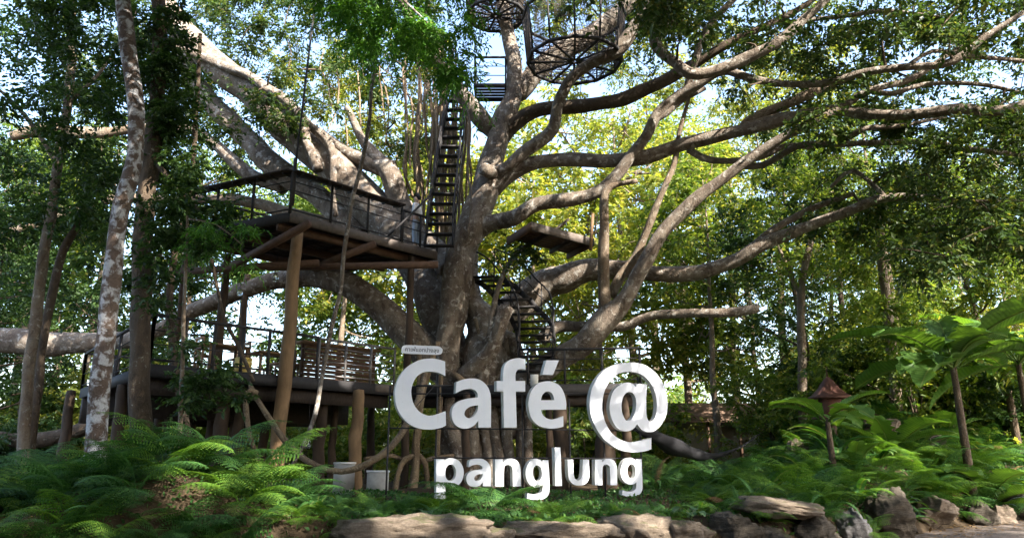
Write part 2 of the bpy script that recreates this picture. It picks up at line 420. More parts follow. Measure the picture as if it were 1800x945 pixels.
def clump_leaves(C, rad, twigs, n, size, aspect=0.45, droop=0.25, flat=0.6):
    """leafy clumps round centres C (m,3) with radii rad (m,)"""
    M = len(C); k = M * twigs
    c = np.repeat(C, twigs, 0); r = np.repeat(rad, twigs)
    D = rng.normal(0, 1, (k, 3)); D[:, 2] *= flat; D = unit(D)
    S = c + D * (r * rng.uniform(0.0, 0.45, k))[:, None] + rng.normal(0, 0.12, (k, 3)) * r[:, None]
    return twig_leaves(S, D, r * rng.uniform(0.45, 0.85, k), n, size, aspect, droop)
def leaf_mesh(name, Q, mat):
    v = Q.reshape(-1, 3); b = np.arange(len(Q))[:, None] * 4
    f = np.concatenate([b + np.array([0, 1, 2]), b + np.array([0, 2, 3])], 1).reshape(-1, 3)
    return mesh_np(name, v, f, mat)

# ------------------------------------------------------------------ the ground
YR = np.array([(-40, 6.5), (-12, 8.6), (-6, 9.4), (-2.7, 11.1), (1, 11.8), (4.6, 12.7), (6, 13.7), (7.6, 15.4), (10, 17.6), (13, 19.8), (30, 28)], float)
def ss(a, b, x): t = np.clip((x - a) / (b - a), 0, 1); return t * t * (3 - 2 * t)
def gh(x, y):
    x = np.asarray(x, float); y = np.asarray(y, float)
    d = y - np.interp(x, YR[:, 0], YR[:, 1])
    h = 0.55 * ss(-0.1, 0.6, d) + 0.12 * ss(0.5, 5, d)
    h = h + 0.75 * np.exp(-((x + 5.4) / 1.9) ** 2 - ((y - 11.6) / 1.6) ** 2) * ss(0, .8, d)
    h = h + 3.3 * ss(0.30, 0.56, x / np.maximum(y, 1)) * ss(0.2, 9, d) + 0.5 * ss(5, 9, x) * ss(0.1, 1.5, d)
    h = h + 0.06 * np.sin(1.7 * x + 0.6 * y) * np.sin(1.3 * y - 0.4 * x) * ss(0, 1, d)
    return h - 0.8 * ss(34, 60, y)
def grid_ground():
    xs = np.concatenate([[-900, -300, -120, -60], np.arange(-34, 34.1, 0.4), [60, 120, 300, 900]])
    ys = np.concatenate([[-300, -60, -10], np.arange(0, 44.1, 0.4), [52, 60, 90, 150, 300, 900]])
    X, Y = np.meshgrid(xs, ys); Z = gh(X, Y) + rng.normal(0, 0.012, X.shape)
    nx = len(xs); i, j = np.meshgrid(np.arange(len(ys) - 1), np.arange(nx - 1), indexing='ij')
    a = i * nx + j
    me = mesh_np('ground', np.stack([X, Y, Z], -1).reshape(-1, 3), np.stack([a, a + 1, a + nx + 1, a + nx], -1).reshape(-1, 4), 'soil', True)
    structure(link('ground', me))
    # gravel path in front of the bank, a sheet 6 mm above the soil
    xs = np.arange(-30, 30.1, 0.4); V = []; q = []
    for k, x in enumerate(xs):
        ye = np.interp(x, YR[:, 0], YR[:, 1]) - 0.18 + 0.12 * math.sin(2.3 * x)
        for y in (ye - 9.0, ye - 4, ye - 1.2, ye): V.append((x, y, float(gh(x, y)) + 0.02))
    for k in range(len(xs) - 1):
        for m in range(3): a = k * 4 + m; q.append((a, a + 4, a + 5, a + 1))
    structure(link('path', mesh_np('path', V, q, 'gravel', True)))
grid_ground()

# ------------------------------------------------------------------ the banyan: trunk, limbs, roots
TB = at(850, 860, 22); TB[2] = float(gh(TB[0], TB[1]))
banyan = thing('banyan_tree', 'giant spreading banyan tree with thick twisting limbs holding the wooden decks', 'tree', TB)
LIMBS = []
def limb(spec, name='branch', mat='banyan_bark', sides=14, lump=0.10, step=0.22, wob=0.10):
    mb = MB(); pxtube(mb, spec, sides=sides, lump=lump, step=step, wob=wob)
    LIMBS.append(np.array([at(a, b, Y) for a, b, Y, w in spec]))
    return mb.build(name, mat, banyan, True)
# main stem
limb([(800, 905, 21.7, 70), (797, 800, 21.8, 50), (790, 700, 22, 40), (788, 620, 22, 42), (795, 540, 22, 48), (806, 470, 22, 52), (825, 410, 22, 58), (846, 350, 22, 54), (866, 290, 22, 46), (876, 240, 22, 42), (884, 205, 22, 44), (902, 165, 22, 34), (905, 120, 22, 30), (895, 70, 22, 28), (884, 20, 22, 27), (880, -60, 22, 24)], 'trunk', sides=18, lump=0.09)
limb([(872, 235, 22, 30), (845, 205, 21.8, 34), (812, 165, 21.6, 28), (780, 125, 21.4, 24), (755, 95, 21.2, 22), (720, 30, 21, 20), (690, -40, 21, 18)])
# second stem and swollen base behind the first
limb([(835, 900, 22.6, 120), (840, 740, 22.6, 100), (858, 640, 22.6, 92), (852, 585, 22.6, 70), (832, 540, 22.7, 44), (826, 500, 22.7, 34), (822, 440, 22.6, 40)], 'trunk', sides=20, lump=0.16, step=0.18)
limb([(890, 760, 22.4, 60), (884, 690, 22.4, 62), (880, 630, 22.4, 46), (893, 590, 22.3, 26), (905, 610, 22.3, 22), (915, 680, 22.3, 24)], 'buttress', lump=0.14)
# cut stub beside the stair with its thin shoots
limb([(815, 665, 21.9, 34), (840, 642, 21.6, 30), (866, 608, 21.4, 26), (883, 560, 21.3, 24), (892, 541, 21.3, 24)], lump=0.16)
limb([(860, 600, 21.4, 16), (868, 545, 21.4, 12), (874, 510, 21.4, 9), (893, 468, 21.3, 8), (918, 436, 21.2, 8), (960, 415, 21, 7), (1000, 385, 20.8, 5)], lump=0.1)
# right-hand leaning stem
limb([(900, 700, 21.9, 46), (937, 661, 21.6, 40), (985, 628, 21.3, 40), (1028, 600, 21, 44), (1066, 563, 20.8, 44), (1094, 530, 20.6, 34), (1120, 486, 20.4, 28), (1150, 432, 20.2, 26), (1200, 372, 19.9, 24), (1253, 325, 19.6, 21), (1334, 269, 19.2, 19), (1390, 235, 18.8, 17), (1476, 190, 18.4, 15), (1527, 160, 18.2, 14), (1600, 140, 18, 12), (1660, 100, 17.8, 10), (1730, 60, 17.6, 8)], lump=0.1)
limb([(1058, 585, 20.9, 22), (1062, 540, 20.8, 22), (1061, 470, 20.7, 20), (1063, 405, 20.6, 19), (1061, 350, 20.5, 17), (1075, 328, 20.4, 13), (1120, 318, 20.2, 9)], mat='tan_bark')
limb([(1075, 520, 20.9, 18), (1092, 484, 20.9, 17), (1118, 448, 20.8, 15), (1138, 405, 20.7, 14), (1150, 372, 20.6, 14), (1168, 330, 20.5, 12), (1186, 282, 20.4, 11), (1195, 230, 20.2, 8), (1215, 160, 20, 6)], mat='tan_bark')
# low limbs to the right
limb([(850, 600, 23.2, 60), (900, 545, 23.8, 58), (945, 510, 23.9, 58), (990, 490, 23.6, 56), (1030, 474, 23.2, 42), (1090, 474, 22.6, 32), (1150, 480, 22, 28), (1220, 479, 21.6, 26), (1285, 462, 21.2, 25), (1335, 432, 20.8, 24), (1400, 405, 20.4, 22), (1480, 376, 19.8, 20), (1545, 350, 19.4, 17), (1620, 346, 19, 15), (1700, 356, 18.6, 13), (1800, 352, 18.2, 11), (1900, 340, 18, 9)])
limb([(950, 600, 21.9, 24), (980, 575, 21.8, 20), (1030, 574, 21.6, 18), (1095, 572, 21.3, 17), (1140, 556, 21, 17), (1200, 551, 20.6, 16), (1255, 551, 20.2, 16), (1300, 546, 20, 16), (1333, 540, 19.8, 17)])
# limb A
limb([(866, 330, 22, 40), (885, 312, 21.8, 32), (915, 293, 21.6, 29), (955, 283, 21.4, 28), (1020, 282, 21.1, 27), (1081, 282, 20.8, 27), (1140, 274, 20.5, 26), (1202, 254, 20.2, 25), (1294, 231, 19.6, 23), (1375, 212, 19, 22), (1450, 194, 18.6, 21), (1527, 200, 18.2, 22), (1603, 201, 17.8, 21), (1684, 192, 17.4, 20), (1745, 196, 17.1, 20), (1800, 184, 16.8, 18), (1900, 150, 16.4, 15)])
limb([(1330, 225, 19.4, 15), (1385, 205, 19.4, 22), (1310, 220, 20.0, 20), (1420, 165, 19.6, 20), (1480, 140, 19.8, 16), (1560, 120, 20, 12)], mat='tan_bark')
# cut stub and limb B
limb([(880, 306, 21.9, 26), (862, 300, 21.5, 26), (850, 297, 21.2, 25)], lump=0.05)
limb([(868, 306, 21.9, 30), (890, 299, 21.6, 26), (918, 270, 21.3, 25), (950, 246, 21.1, 25), (970, 226, 21, 25), (979, 188, 20.8, 21), (992, 160, 20.7, 20), (1008, 135, 20.5, 20), (1045, 108, 20.3, 23), (1086, 85, 20, 26), (1116, 47, 19.8, 26), (1140, 15, 19.6, 22), (1165, -40, 19.4, 20)])
limb([(1122, 38, 19.7, 18), (1140, 24, 19.5, 18), (1168, 24, 19.3, 20), (1165, 45, 19.2, 20), (1152, 72, 19.1, 22), (1166, 95, 19, 22), (1190, 112, 18.9, 22), (1212, 128, 18.8, 23), (1245, 127, 18.7, 23), (1304, 107, 18.5, 22), (1365, 76, 18.2, 20), (1415, 32, 18, 18), (1455, -5, 17.8, 16), (1510, -60, 17.6, 13)])
# limb C
limb([(835, 402, 22, 50), (868, 390, 21.7, 30), (903, 384, 21.4, 28), (944, 358, 21.2, 27), (1005, 350, 21, 27), (1052, 336, 20.8, 25), (1086, 306, 20.6, 23), (1112, 270, 20.4, 22), (1136, 240, 20.2, 20), (1157, 198, 20, 20), (1190, 170, 19.8, 20), (1225, 150, 19.5, 18), (1268, 126, 19.2, 16), (1314, 136, 18.9, 15), (1375, 147, 18.6, 14), (1450, 146, 18.2, 14), (1522, 127, 17.8, 15), (1593, 118, 17.4, 15), (1654, 114, 17.1, 15), (1694, 96, 16.9, 14), (1730, 66, 16.7, 12), (1800, 22, 16.4, 9)])
limb([(1205, 170, 19.7, 13), (1214, 135, 19.7, 15), (1223, 101, 19.6, 15), (1240, 56, 19.5, 14), (1263, 25, 19.4, 13), (1300, -10, 19.3, 12)])
limb([(1145, 215, 20.1, 14), (1172, 200, 20, 13), (1200, 175, 19.9, 11), (1240, 155, 19.8, 8)])
# limb D (dark) and limb E (top)
limb([(878, 262, 22.1, 26), (892, 232, 22.05, 30), (912, 210, 21.95, 30), (939, 194, 21.8, 28), (995, 189, 21.6, 26), (1066, 181, 21.3, 25), (1126, 161, 21, 25), (1197, 126, 20.7, 23), (1245, 97, 20.4, 20), (1310, 62, 20, 16), (1380, 30, 19.8, 12), (1460, -20, 19.5, 9)], mat='dark_bark')
limb([(905, 165, 22.2, 36), (923, 147, 22.2, 38), (954, 117, 22.2, 40), (1000, 85, 22.1, 38), (1050, 52, 22, 36), (1096, 16, 21.9, 32), (1150, -40, 21.8, 28)])
# further boughs at the right
limb([(1290, 290, 20.4, 12), (1340, 290, 20, 13), (1400, 258, 19.4, 13), (1480, 253, 18.8, 11), (1600, 250, 18.2, 11), (1700, 262, 17.8, 10), (1800, 272, 17.5, 8)])
limb([(1210, 262, 20.2, 14), (1250, 282, 20.2, 13), (1330, 278, 20, 12), (1385, 255, 19.8, 10), (1430, 262, 19.8, 7)])
limb([(1480, 250, 18.8, 10), (1520, 226, 18.6, 11), (1580, 222, 18.4, 9), (1640, 210, 18.2, 6)])
limb([(1527, 160, 18.2, 10), (1570, 165, 18.1, 10), (1625, 148, 18, 9), (1720, 148, 17.8, 8), (1800, 165, 17.6, 6)])
limb([(1593, 118, 17.4, 9), (1640, 90, 17.3, 8), (1700, 98, 17.2, 9), (1800, 108, 17, 8)])
limb([(1380, 40, 19, 9), (1470, 30, 18.6, 9), (1560, 20, 18.2, 8), (1650, 30, 18, 6)])
limb([(1560, 350, 19.3, 9), (1500, 300, 19.5, 8), (1460, 330, 19.8, 6)])
limb([(1280, 470, 21.2, 12), (1350, 410, 20.8, 14), (1420, 370, 20.4, 12), (1500, 340, 20, 8)])
# left limbs
limb([(810, 650, 22.8, 60), (770, 560, 23.2, 64), (730, 460, 23.6, 70), (690, 405, 23.8, 74), (640, 350, 24, 74), (600, 305, 24, 70), (540, 256, 24, 64), (493, 213, 24, 62), (452, 168, 24, 60), (401, 132, 24, 56), (351, 86, 24, 50), (300, 25, 24, 44), (260, -50, 24, 36)], sides=18, lump=0.07)
limb([(640, 420, 24.2, 44), (560, 345, 24.6, 42), (500, 308, 24.7, 42), (473, 284, 24.7, 44), (437, 246, 24.7, 42), (391, 203, 24.7, 38), (361, 168, 24.6, 34), (338, 130, 24.5, 30), (310, 60, 24.4, 26)])
limb([(500, 330, 25, 26), (440, 308, 25, 26), (402, 274, 25, 24), (372, 250, 25, 22), (330, 225, 25, 18), (250, 205, 25, 14)])
limb([(300, 80, 23.4, 10), (376, 108, 23.4, 16), (437, 132, 23.4, 18), (470, 158, 23.3, 19), (500, 174, 23.3, 22), (513, 188, 23.3, 22), (544, 218, 23.3, 17), (572, 244, 23.3, 17), (584, 272, 23.2, 14), (586, 330, 23.2, 10), (590, 380, 23.2, 9)], lump=0.16)
limb([(560, 300, 23.2, 20), (540, 250, 23.2, 18), (538, 225, 23.2, 16)], lump=0.1)
limb([(660, 400, 25, 24), (520, 380, 25.4, 24), (430, 352, 25.6, 20), (330, 352, 25.6, 18), (260, 348, 25.6, 17), (205, 350, 25.5, 17), (152, 361, 25.4, 17), (101, 382, 25.2, 16), (25, 406, 25, 13), (-40, 415, 25, 11)], mat='tan_bark')
limb([(790, 660, 22.4, 56), (745, 612, 22.4, 54), (680, 555, 22.4, 50), (620, 503, 22.5, 46), (570, 486, 22.8, 40), (500, 492, 23, 34), (420, 512, 23.2, 30), (330, 552, 23.4, 28), (260, 590, 23.6, 26), (200, 600, 24, 30), (120, 602, 24, 40), (50, 602, 24, 42), (-60, 592, 24, 40)], lump=0.08)
limb([(430, 700, 24.5, 16), (300, 715, 24.5, 20), (200, 732, 24.4, 24), (130, 758, 24.2, 24), (60, 775, 24, 24), (-40, 760, 24, 22)], mat='dark_bark')
limb([(690, 300, 23.4, 40), (650, 285, 23.6, 34), (600, 262, 23.8, 24), (560, 230, 24, 16)], lump=0.14)
limb([(790, 470, 22.8, 40), (745, 420, 23.4, 40), (700, 350, 23.6, 40), (680, 300, 23.4, 36), (640, 250, 23.6, 20), (610, 190, 24, 12)], lump=0.12)
limb([(20, 240, 24.4, 18), (80, 225, 24.4, 24), (150, 235, 24.6, 22), (250, 225, 24.8, 18), (330, 228, 25, 16)], mat='tan_bark')
# root pillars below the decks
for spec in ([(795, 690, 21.5, 26), (790, 740, 21.4, 28), (800, 790, 21.3, 30), (818, 840, 21.2, 32), (832, 900, 21.1, 36)],
             [(820, 680, 21.6, 26), (826, 740, 21.6, 24), (830, 800, 21.6, 24), (832, 890, 21.6, 28)],
             [(850, 650, 21.7, 24), (848, 740, 21.7, 22), (858, 800, 21.7, 21), (862, 890, 21.7, 26)],
             [(866, 640, 21.8, 20), (864, 740, 21.7, 20), (876, 800, 21.7, 18), (880, 890, 21.7, 24)],
             [(900, 640, 21.9, 22), (893, 740, 21.8, 22), (896, 810, 21.8, 22), (905, 895, 21.8, 26)],
             [(915, 650, 22, 16), (912, 740, 22, 16), (914, 820, 22, 15), (916, 895, 22, 20)],
             [(930, 670, 22, 18), (925, 740, 22, 17), (930, 810, 22, 18), (932, 895, 22, 20)],
             [(775, 640, 21.2, 10), (772, 730, 21.2, 9), (770, 800, 21.2, 9), (768, 890, 21.2, 10)],
             [(735, 600, 20.8, 8), (738, 680, 20.7, 9), (733, 760, 20.6, 12), (728, 820, 20.6, 16), (720, 890, 20.5, 18)],
             [(770, 600, 20.6, 8), (755, 650, 20.6, 10), (742, 700, 20.6, 10), (735, 770, 20.6, 10)],
             [(733, 800, 20.6, 10), (712, 805, 20.5, 10), (698, 835, 20.4, 10), (692, 890, 20.3, 12)],
             [(730, 795, 20.6, 9), (748, 815, 20.7, 9), (752, 850, 20.7, 9), (758, 890, 20.7, 10)],
             [(800, 800, 21.2, 8), (760, 806, 21, 8), (725, 815, 20.8, 8), (690, 800, 20.6, 7), (640, 806, 20.4, 6)],
             [(835, 560, 22.1, 8), (842, 600, 22, 9), (830, 650, 22, 10), (818, 690, 21.9, 10)],
             [(795, 655, 21.6, 10), (812, 668, 21.5, 12), (822, 690, 21.5, 14), (820, 720, 21.5, 14)],
             [(852, 600, 22, 8), (858, 650, 21.9, 10), (862, 700, 21.8, 10), (848, 740, 21.7, 9)]):
    limb(spec, 'root', 'root_bark' if spec[0][3] < 11 else 'banyan_bark', sides=10, lump=0.12, wob=0.2)
# hanging aerial roots behind the upper stair
for k in range(38):
    x = random.uniform(705, 832); y0 = random.uniform(60, 200); Y = random.uniform(23.0, 24.2)
    y1 = random.uniform(380, 520) if x > 735 else random.uniform(280, 360)
    sp = [(x, y0, Y, random.uniform(3, 6))]
    for t in (0.25, 0.5, 0.75, 1.0):
        sp.append((x + random.uniform(-9, 9) + (766 - x) * 0.15 * t, y0 + (y1 - y0) * t, Y, random.uniform(2.5, 6)))
    limb(sp, 'aerial_root', 'root_bark', sides=5, lump=0.0, wob=0.5, step=0.35)
for k in range(9):
    x = random.uniform(560, 760); y0 = random.uniform(60, 200); Y = random.uniform(24.3, 25.5)
    y1 = y0 + random.uniform(60, 170)
    limb([(x, y0, Y, 3), (x + random.uniform(-14, 14), (y0 + y1) / 2, Y, 4), (x + random.uniform(-24, 24), y1, Y, 2)], 'aerial_root', 'root_bark', sides=4, lump=0, wob=0.6, step=0.4)

# ------------------------------------------------------------------ the banyan: crown
LIMBPTS = np.concatenate([catmull(np.column_stack([l, np.zeros(len(l))]), 0.5)[:, :3] for l in LIMBS if len(l) > 5 or l[:, 2].max() > 8])
def pxclumps(x0, x1, y0, y1, Y0, Y1, n):
    out = []
    while len(out) < n:
        out.append(at(rng.uniform(x0, x1), rng.uniform(y0, y1), rng.uniform(Y0, Y1)))
    return np.array(out)
G = [  # clumps of foliage carried by the limbs: px range, depth range, count
    pxclumps(1120, 1900, -90, 90, 16, 23, 105),
    pxclumps(1280, 1900, 70, 260, 17, 22.5, 52),
    pxclumps(1560, 1900, 200, 480, 16.5, 21, 62),
    pxclumps(1400, 1640, 300, 420, 20, 23, 24),
    pxclumps(900, 1200, -90, 60, 23, 27, 34),
    pxclumps(330, 760, -90, 150, 24, 28, 80),
    pxclumps(600, 800, 60, 260, 24.6, 27, 26),
    pxclumps(100, 420, -60, 300, 25.5, 29, 60),
    pxclumps(400, 600, 100, 240, 22.4, 23.0, 10),
    pxclumps(900, 960, 425, 480, 21.0, 21.4, 2),
]
over = []
while len(over) < 820:            # the crown above the picture, stretched over the viewpoint for shade
    p = np.array([rng.uniform(-15, 24), rng.uniform(-14, 27), rng.uniform(9, 19)])
    ztop = EYE + max(p[1], 0) * 0.72 + 0.8
    if p[2] > ztop and ((p[0] - 4) / 19) ** 2 + ((p[1] - 8) / 20) ** 2 < 1 and p[2] < 20 - 0.02 * (p[0] - 3) ** 2: over.append(p)
for k in range(280):              # unseen leaf clumps added along the sun rays to shade trunk, decks and letters
    t0_ = at(rng.uniform(380, 940), rng.uniform(240, 830), rng.uniform(15, 23)); zz = rng.uniform(12.5, 17.5)
    p = t0_ + SUN * ((zz - t0_[2]) / SUN[2])
    if p[2] > EYE + max(p[1], 0) * 0.72 + 0.8: over.append(p)
G.append(np.array(over))
CL = np.concatenate(G)
rad = rng.uniform(0.45, 1.05, len(CL)); rad[-len(over):] = rng.uniform(1.0, 1.7, len(over))
Q1 = clump_leaves(CL[:-len(over)], rad[:-len(over)], 26, 11, 0.165, 0.5, 0.3, 0.55)
Q2 = clump_leaves(CL[-len(over):], rad[-len(over):], 34, 10, 0.24, 0.5, 0.3, 0.55)
Q = np.concatenate([Q1, Q2])
# gaps in the crown through which sunbeams reach the tree, the sign and the bank
GAPS = [(at(1240, 335, 19.7), .35), (at(1330, 270, 19.2), .3), (at(1000, 350, 21), .3), (at(1090, 84, 20), .4), (at(1300, 107, 18.5), .4), (at(1200, 254, 20.2), .3), (at(1450, 195, 18.6), .35), (at(1066, 430, 20.6), .3), (at(1030, 600, 21), .25), (at(1250, 551, 20.2), .3), (at(1560, 350, 19.3), .3), (at(720, 50, 10.2), .7), (at(640, 40, 10.2), .4), (at(400, 130, 24), 1.2), (at(450, 175, 24), 1.0), (at(350, 90, 24), .9), (at(370, 180, 24.7), .8), (at(345, 140, 24.6), .7), (at(500, 220, 24), .4), (at(430, 240, 24.7), .35),
        (at(985, 490, 23.2), 1.0), (at(1035, 475, 23), .6), (at(1150, 372, 20.6), .3), (at(1130, 425, 20.7), .3), (at(1175, 310, 20.5), .3), (at(1100, 470, 20.8), .3),
        (at(850, 297, 21.3), .3), (at(160, 358, 25.3), .7), (at(230, 350, 25.3), .5), (at(60, 600, 23.6), .5), (at(535, 255, 24), .35), (at(600, 300, 23.6), .3), (at(690, 300, 23), .4), (at(1060, 335, 20.4), .25), (at(940, 362, 21.2), .3),
        (at(1075, 655, 15.8), .22), (at(1050, 720, 15.7), .20), (at(1100, 780, 15.8), .2), (at(1110, 815, 15.9), .25), (at(1050, 830, 15.6), .15),
        (at(700, 920, 11.3), .5), (at(1000, 925, 12), .5), (at(1130, 930, 12.2), .3), (at(830, 930, 11.6), .4), (at(1380, 890, 13), .3),
        (at(620, 640, 19.6), .4), (at(690, 400, 20.4), .4), (at(760, 300, 23), .6), (at(650, 160, 25.5), 1.2), (at(700, 250, 25), .8), (at(330, 850, 11), .5), (at(500, 870, 11), .4),
        (at(1300, 470, 21), .3), (at(1420, 395, 20.2), .3), (at(1680, 720, 17), .7), (at(1560, 860, 15), .5), (at(505, 780, 18), .3), (at(960, 600, 21.6), .4), (at(900, 560, 22.4), .4)]
def carve(Q):
    C0 = Q.mean(1); keep = np.ones(len(Q), bool)
    for p, r in GAPS:
        w = C0 - p; s = w @ SUN; dd = np.linalg.norm(w - s[:, None] * SUN, axis=1)
        keep &= ~((s > 0.3) & (dd < r * (0.75 + 0.5 * rng.random(len(Q)))))
    return Q[keep]
crown = link('crown', leaf_mesh('crown', carve(Q), 'canopy_leaf'), banyan)
CG = np.concatenate([pxclumps(565, 775, 30, 300, 24.8, 26.6, 46), pxclumps(950, 1290, -60, 190, 24.6, 28, 60), pxclumps(380, 560, 90, 260, 25.6, 27.5, 20), pxclumps(1290, 1560, 60, 200, 23, 26, 26)])
link('hanging_foliage', leaf_mesh('hanging_foliage', carve(clump_leaves(CG, rng.uniform(.4, .9, len(CG)), 22, 10, .15, .45, .5, .7)), 'sunlit_gold_leaf'), banyan)  # sunlit look of these sprays comes from the yellow leaf colour
CL = np.concatenate([CL, CG])
tw = MB()
NODES = LIMBPTS[LIMBPTS[:, 2] > 5.5]; ORDER = np.argsort([np.linalg.norm(NODES - c, axis=1).min() for c in CL]); NL0 = len(NODES)
for i in ORDER:                                    # every clump hangs on the nearest limb or on a clump already reached
    c = CL[i]; d = np.linalg.norm(NODES - c, axis=1); d[:NL0] *= 1.15; k = int(np.argmin(d)); b = NODES[k]; L = np.linalg.norm(c - b)
    NODES = np.vstack([NODES, c])
    if L < 0.3: continue
    m = (b + c) / 2 + rng.normal(0, 0.10 * L, 3) + np.array([0, 0, 0.06 * L]); r0 = .045 if k < NL0 else .024
    tube(tw, [b, m, c], [r0, r0 * .65, 0.012], sides=5, step=0.6, cap=False)
tw.build('twigs', 'dark_bark', banyan, True)['kind'] = 'stuff'

# ------------------------------------------------------------------ decks
F_ = at(510, 374, 18.0); ZU = float(F_[2])
R_ = onz(768, 443, ZU); L_ = onz(318, 408, ZU); B_ = L_ + R_ - F_
def lerp(a, b, t): return np.asarray(a) * (1 - t) + np.asarray(b) * t
def boards(parent, A, B, C, n, z, th, mat='deck_wood', maxn=60):
    """n deck boards parallel to A->B, stepping towards C (A->C); each a part"""
    A, B, C = (np.array([p[0], p[1], z]) for p in (A, B, C))
    st = (C - A) / n
    for i in range(n):
        a = A + st * (i + 0.06); b = B + st * (i + 0.06); c = b + st * 0.88; d = a + st * 0.88
        mb = MB(); zz = np.array([0, 0, th]); jit = np.array([0, 0, random.uniform(-.004, .004)])
        mb.add([p + jit - zz for p in (a, b, c, d)] + [p + jit for p in (a, b, c, d)], q=BOXQ)
        mb.build('deck_board', mat, parent)
def railing(parent, A, B, H, nposts, bars, mat='dark_steel', cap=None, pw=0.06):
    """A, B floor points; parts: post, handrail, bar"""
    A = np.asarray(A, float); B = np.asarray(B, float); up = np.array([0, 0, 1.0])
    mb = MB(); beam(mb, A + up * H, B + up * H, cap or 0.06, 0.045 if cap else 0.06)
    hr = mb.build('railing', 'deck_wood' if cap else mat, parent)          # the top rail carries its posts and bars
    for i in range(nposts):
        p = lerp(A, B, i / (nposts - 1)); mb = MB(); beam(mb, p - up * 0.02, p + up * (H - 0.03), pw, pw); mb.build('rail_post', mat, hr)
    for z, r in bars:
        mb = MB(); cyl(mb, A + up * z, B + up * z, r, 6); mb.build('rail_bar', mat, hr)
    return hr
upper = thing('upper_deck', 'dark upper tree-house deck with wide plank handrail where the visitor stands', 'deck', (F_[0], F_[1], 0.6))
boards(upper, F_, R_, L_, 16, ZU, 0.04)
def edge_beam(parent, A, B, z0, z1, w, mat, name='fascia'):
    mb = MB(); m = (z0 + z1) / 2
    beam(mb, (A[0], A[1], m), (B[0], B[1], m), w, z1 - z0); return mb.build(name, mat, parent)
edge_beam(upper, F_, R_, ZU - 0.24, ZU + 0.015, 0.06, 'fascia_wood'); edge_beam(upper, F_, L_, ZU - 0.24, ZU + 0.012, 0.06, 'dark_steel')
edge_beam(upper, L_, B_, ZU - 0.24, ZU + 0.01, 0.06, 'deck_wood'); edge_beam(upper, R_, B_, ZU - 0.24, ZU + 0.008, 0.06, 'deck_wood')
for i in range(1, 7):
    t = i / 7; edge_beam(upper, lerp(F_, R_, t), lerp(L_, B_, t), ZU - 0.19, ZU - 0.045, 0.07, 'deck_wood', 'joist')
for t in (0.1, 0.5, 0.9):
    edge_beam(upper, lerp(F_, L_, t), lerp(R_, B_, t), ZU - 0.40, ZU - 0.20, 0.12, 'beam_wood', 'beam')
# raking braces under the corner
for a, b in (((407, 468), (545, 392)), ((549, 472), (660, 428)), ((470, 470), (770, 465)), ((300, 478), (560, 462))):
    p = onz(*a, ZU - 1.25) if a[1] < 470 else onz(a[0], a[1], ZU - 1.05); q = onz(*b, ZU - 0.42) if b[1] < 450 else onz(b[0], b[1], ZU - 1.05)
    mb = MB(); beam(mb, p, q, 0.13, 0.17); mb.build('brace', 'beam_wood', upper)
E1 = lerp(F_, R_, 0.72)
railing(upper, F_, E1, 1.12, 4, [(0.10, .02), (0.62, .016), (0.86, .016)], cap=0.34)
railing(upper, F_ + (F_ - R_) * 0.002, L_, 1.13, 4, [(0.10, .02), (0.62, .016), (0.86, .016)], cap=0.34)
railing(upper, E1 + (R_ - F_) * 0.01, R_, 1.0, 3, [(0.1, .02), (0.5, .016), (0.75, .016)])
railing(upper, L_, B_, 1.1, 4, [(0.1, .02), (0.6, .016)])
for i in range(9):
    for A, B in ((F_, E1), (F_, L_)):
        p = lerp(A, B, (i + 0.5) / 9) + np.array([0, 0, 1.07]); mb = MB()
        o = np.cross(unit(B - A), (0, 0, 1)) * 0.15; beam(mb, p - o, p + o, 0.05, 0.05); mb.build('bracket', 'dark_steel', upper)
mb = MB(); beam(mb, at(682, 415, 20.0), at(758, 342, 20.9), 0.07, 0.05); mb.build('stay_bar', 'dark_steel', upper)
mb = MB(); cyl(mb, at(558, -30, 18.2), F_ + np.array([0, 0, 0.2]), 0.030, 6); cyl(mb, F_ + np.array([0.02, .05, 0.2]), F_ + np.array([0.02, .05, 1.5]), 0.05, 8); mb.build('hanger_rod', 'dark_steel', upper)
def pole(parent, px, pyt, pyb, Y, w, mat='pole_wood', ztop=None, lean=0.0, name='support_post'):
    t = at(px, pyt, Y); b = at(px + lean, pyb, Y); b[0] = t[0] + lean * Y / FPX
    if ztop is not None: t[2] = ztop
    b[1] = t[1]; b[2] = float(gh(b[0], b[1])) - 0.2
    r = prad(w, Y); mb = MB(); n = 6
    tube(mb, [lerp(b, t, i / n) for i in range(n + 1)], [r * 1.12 - r * 0.2 * i / n for i in range(n + 1)], sides=12, step=0.4, lump=0.05, wob=0.15)
    return mb.build(name, mat, parent, True)
pole(upper, 520, 455, 840, 18.3, 23, ztop=ZU - 0.42, lean=-8)
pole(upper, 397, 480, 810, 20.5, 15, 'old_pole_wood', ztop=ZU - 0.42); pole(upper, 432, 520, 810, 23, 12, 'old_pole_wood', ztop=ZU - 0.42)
pole(upper, 722, 480, 800, 21.2, 13, 'old_pole_wood', ztop=ZU - 0.3); pole(upper, 330, 420, 800, 21.0, 10, 'old_pole_wood', ztop=ZU - 0.3)

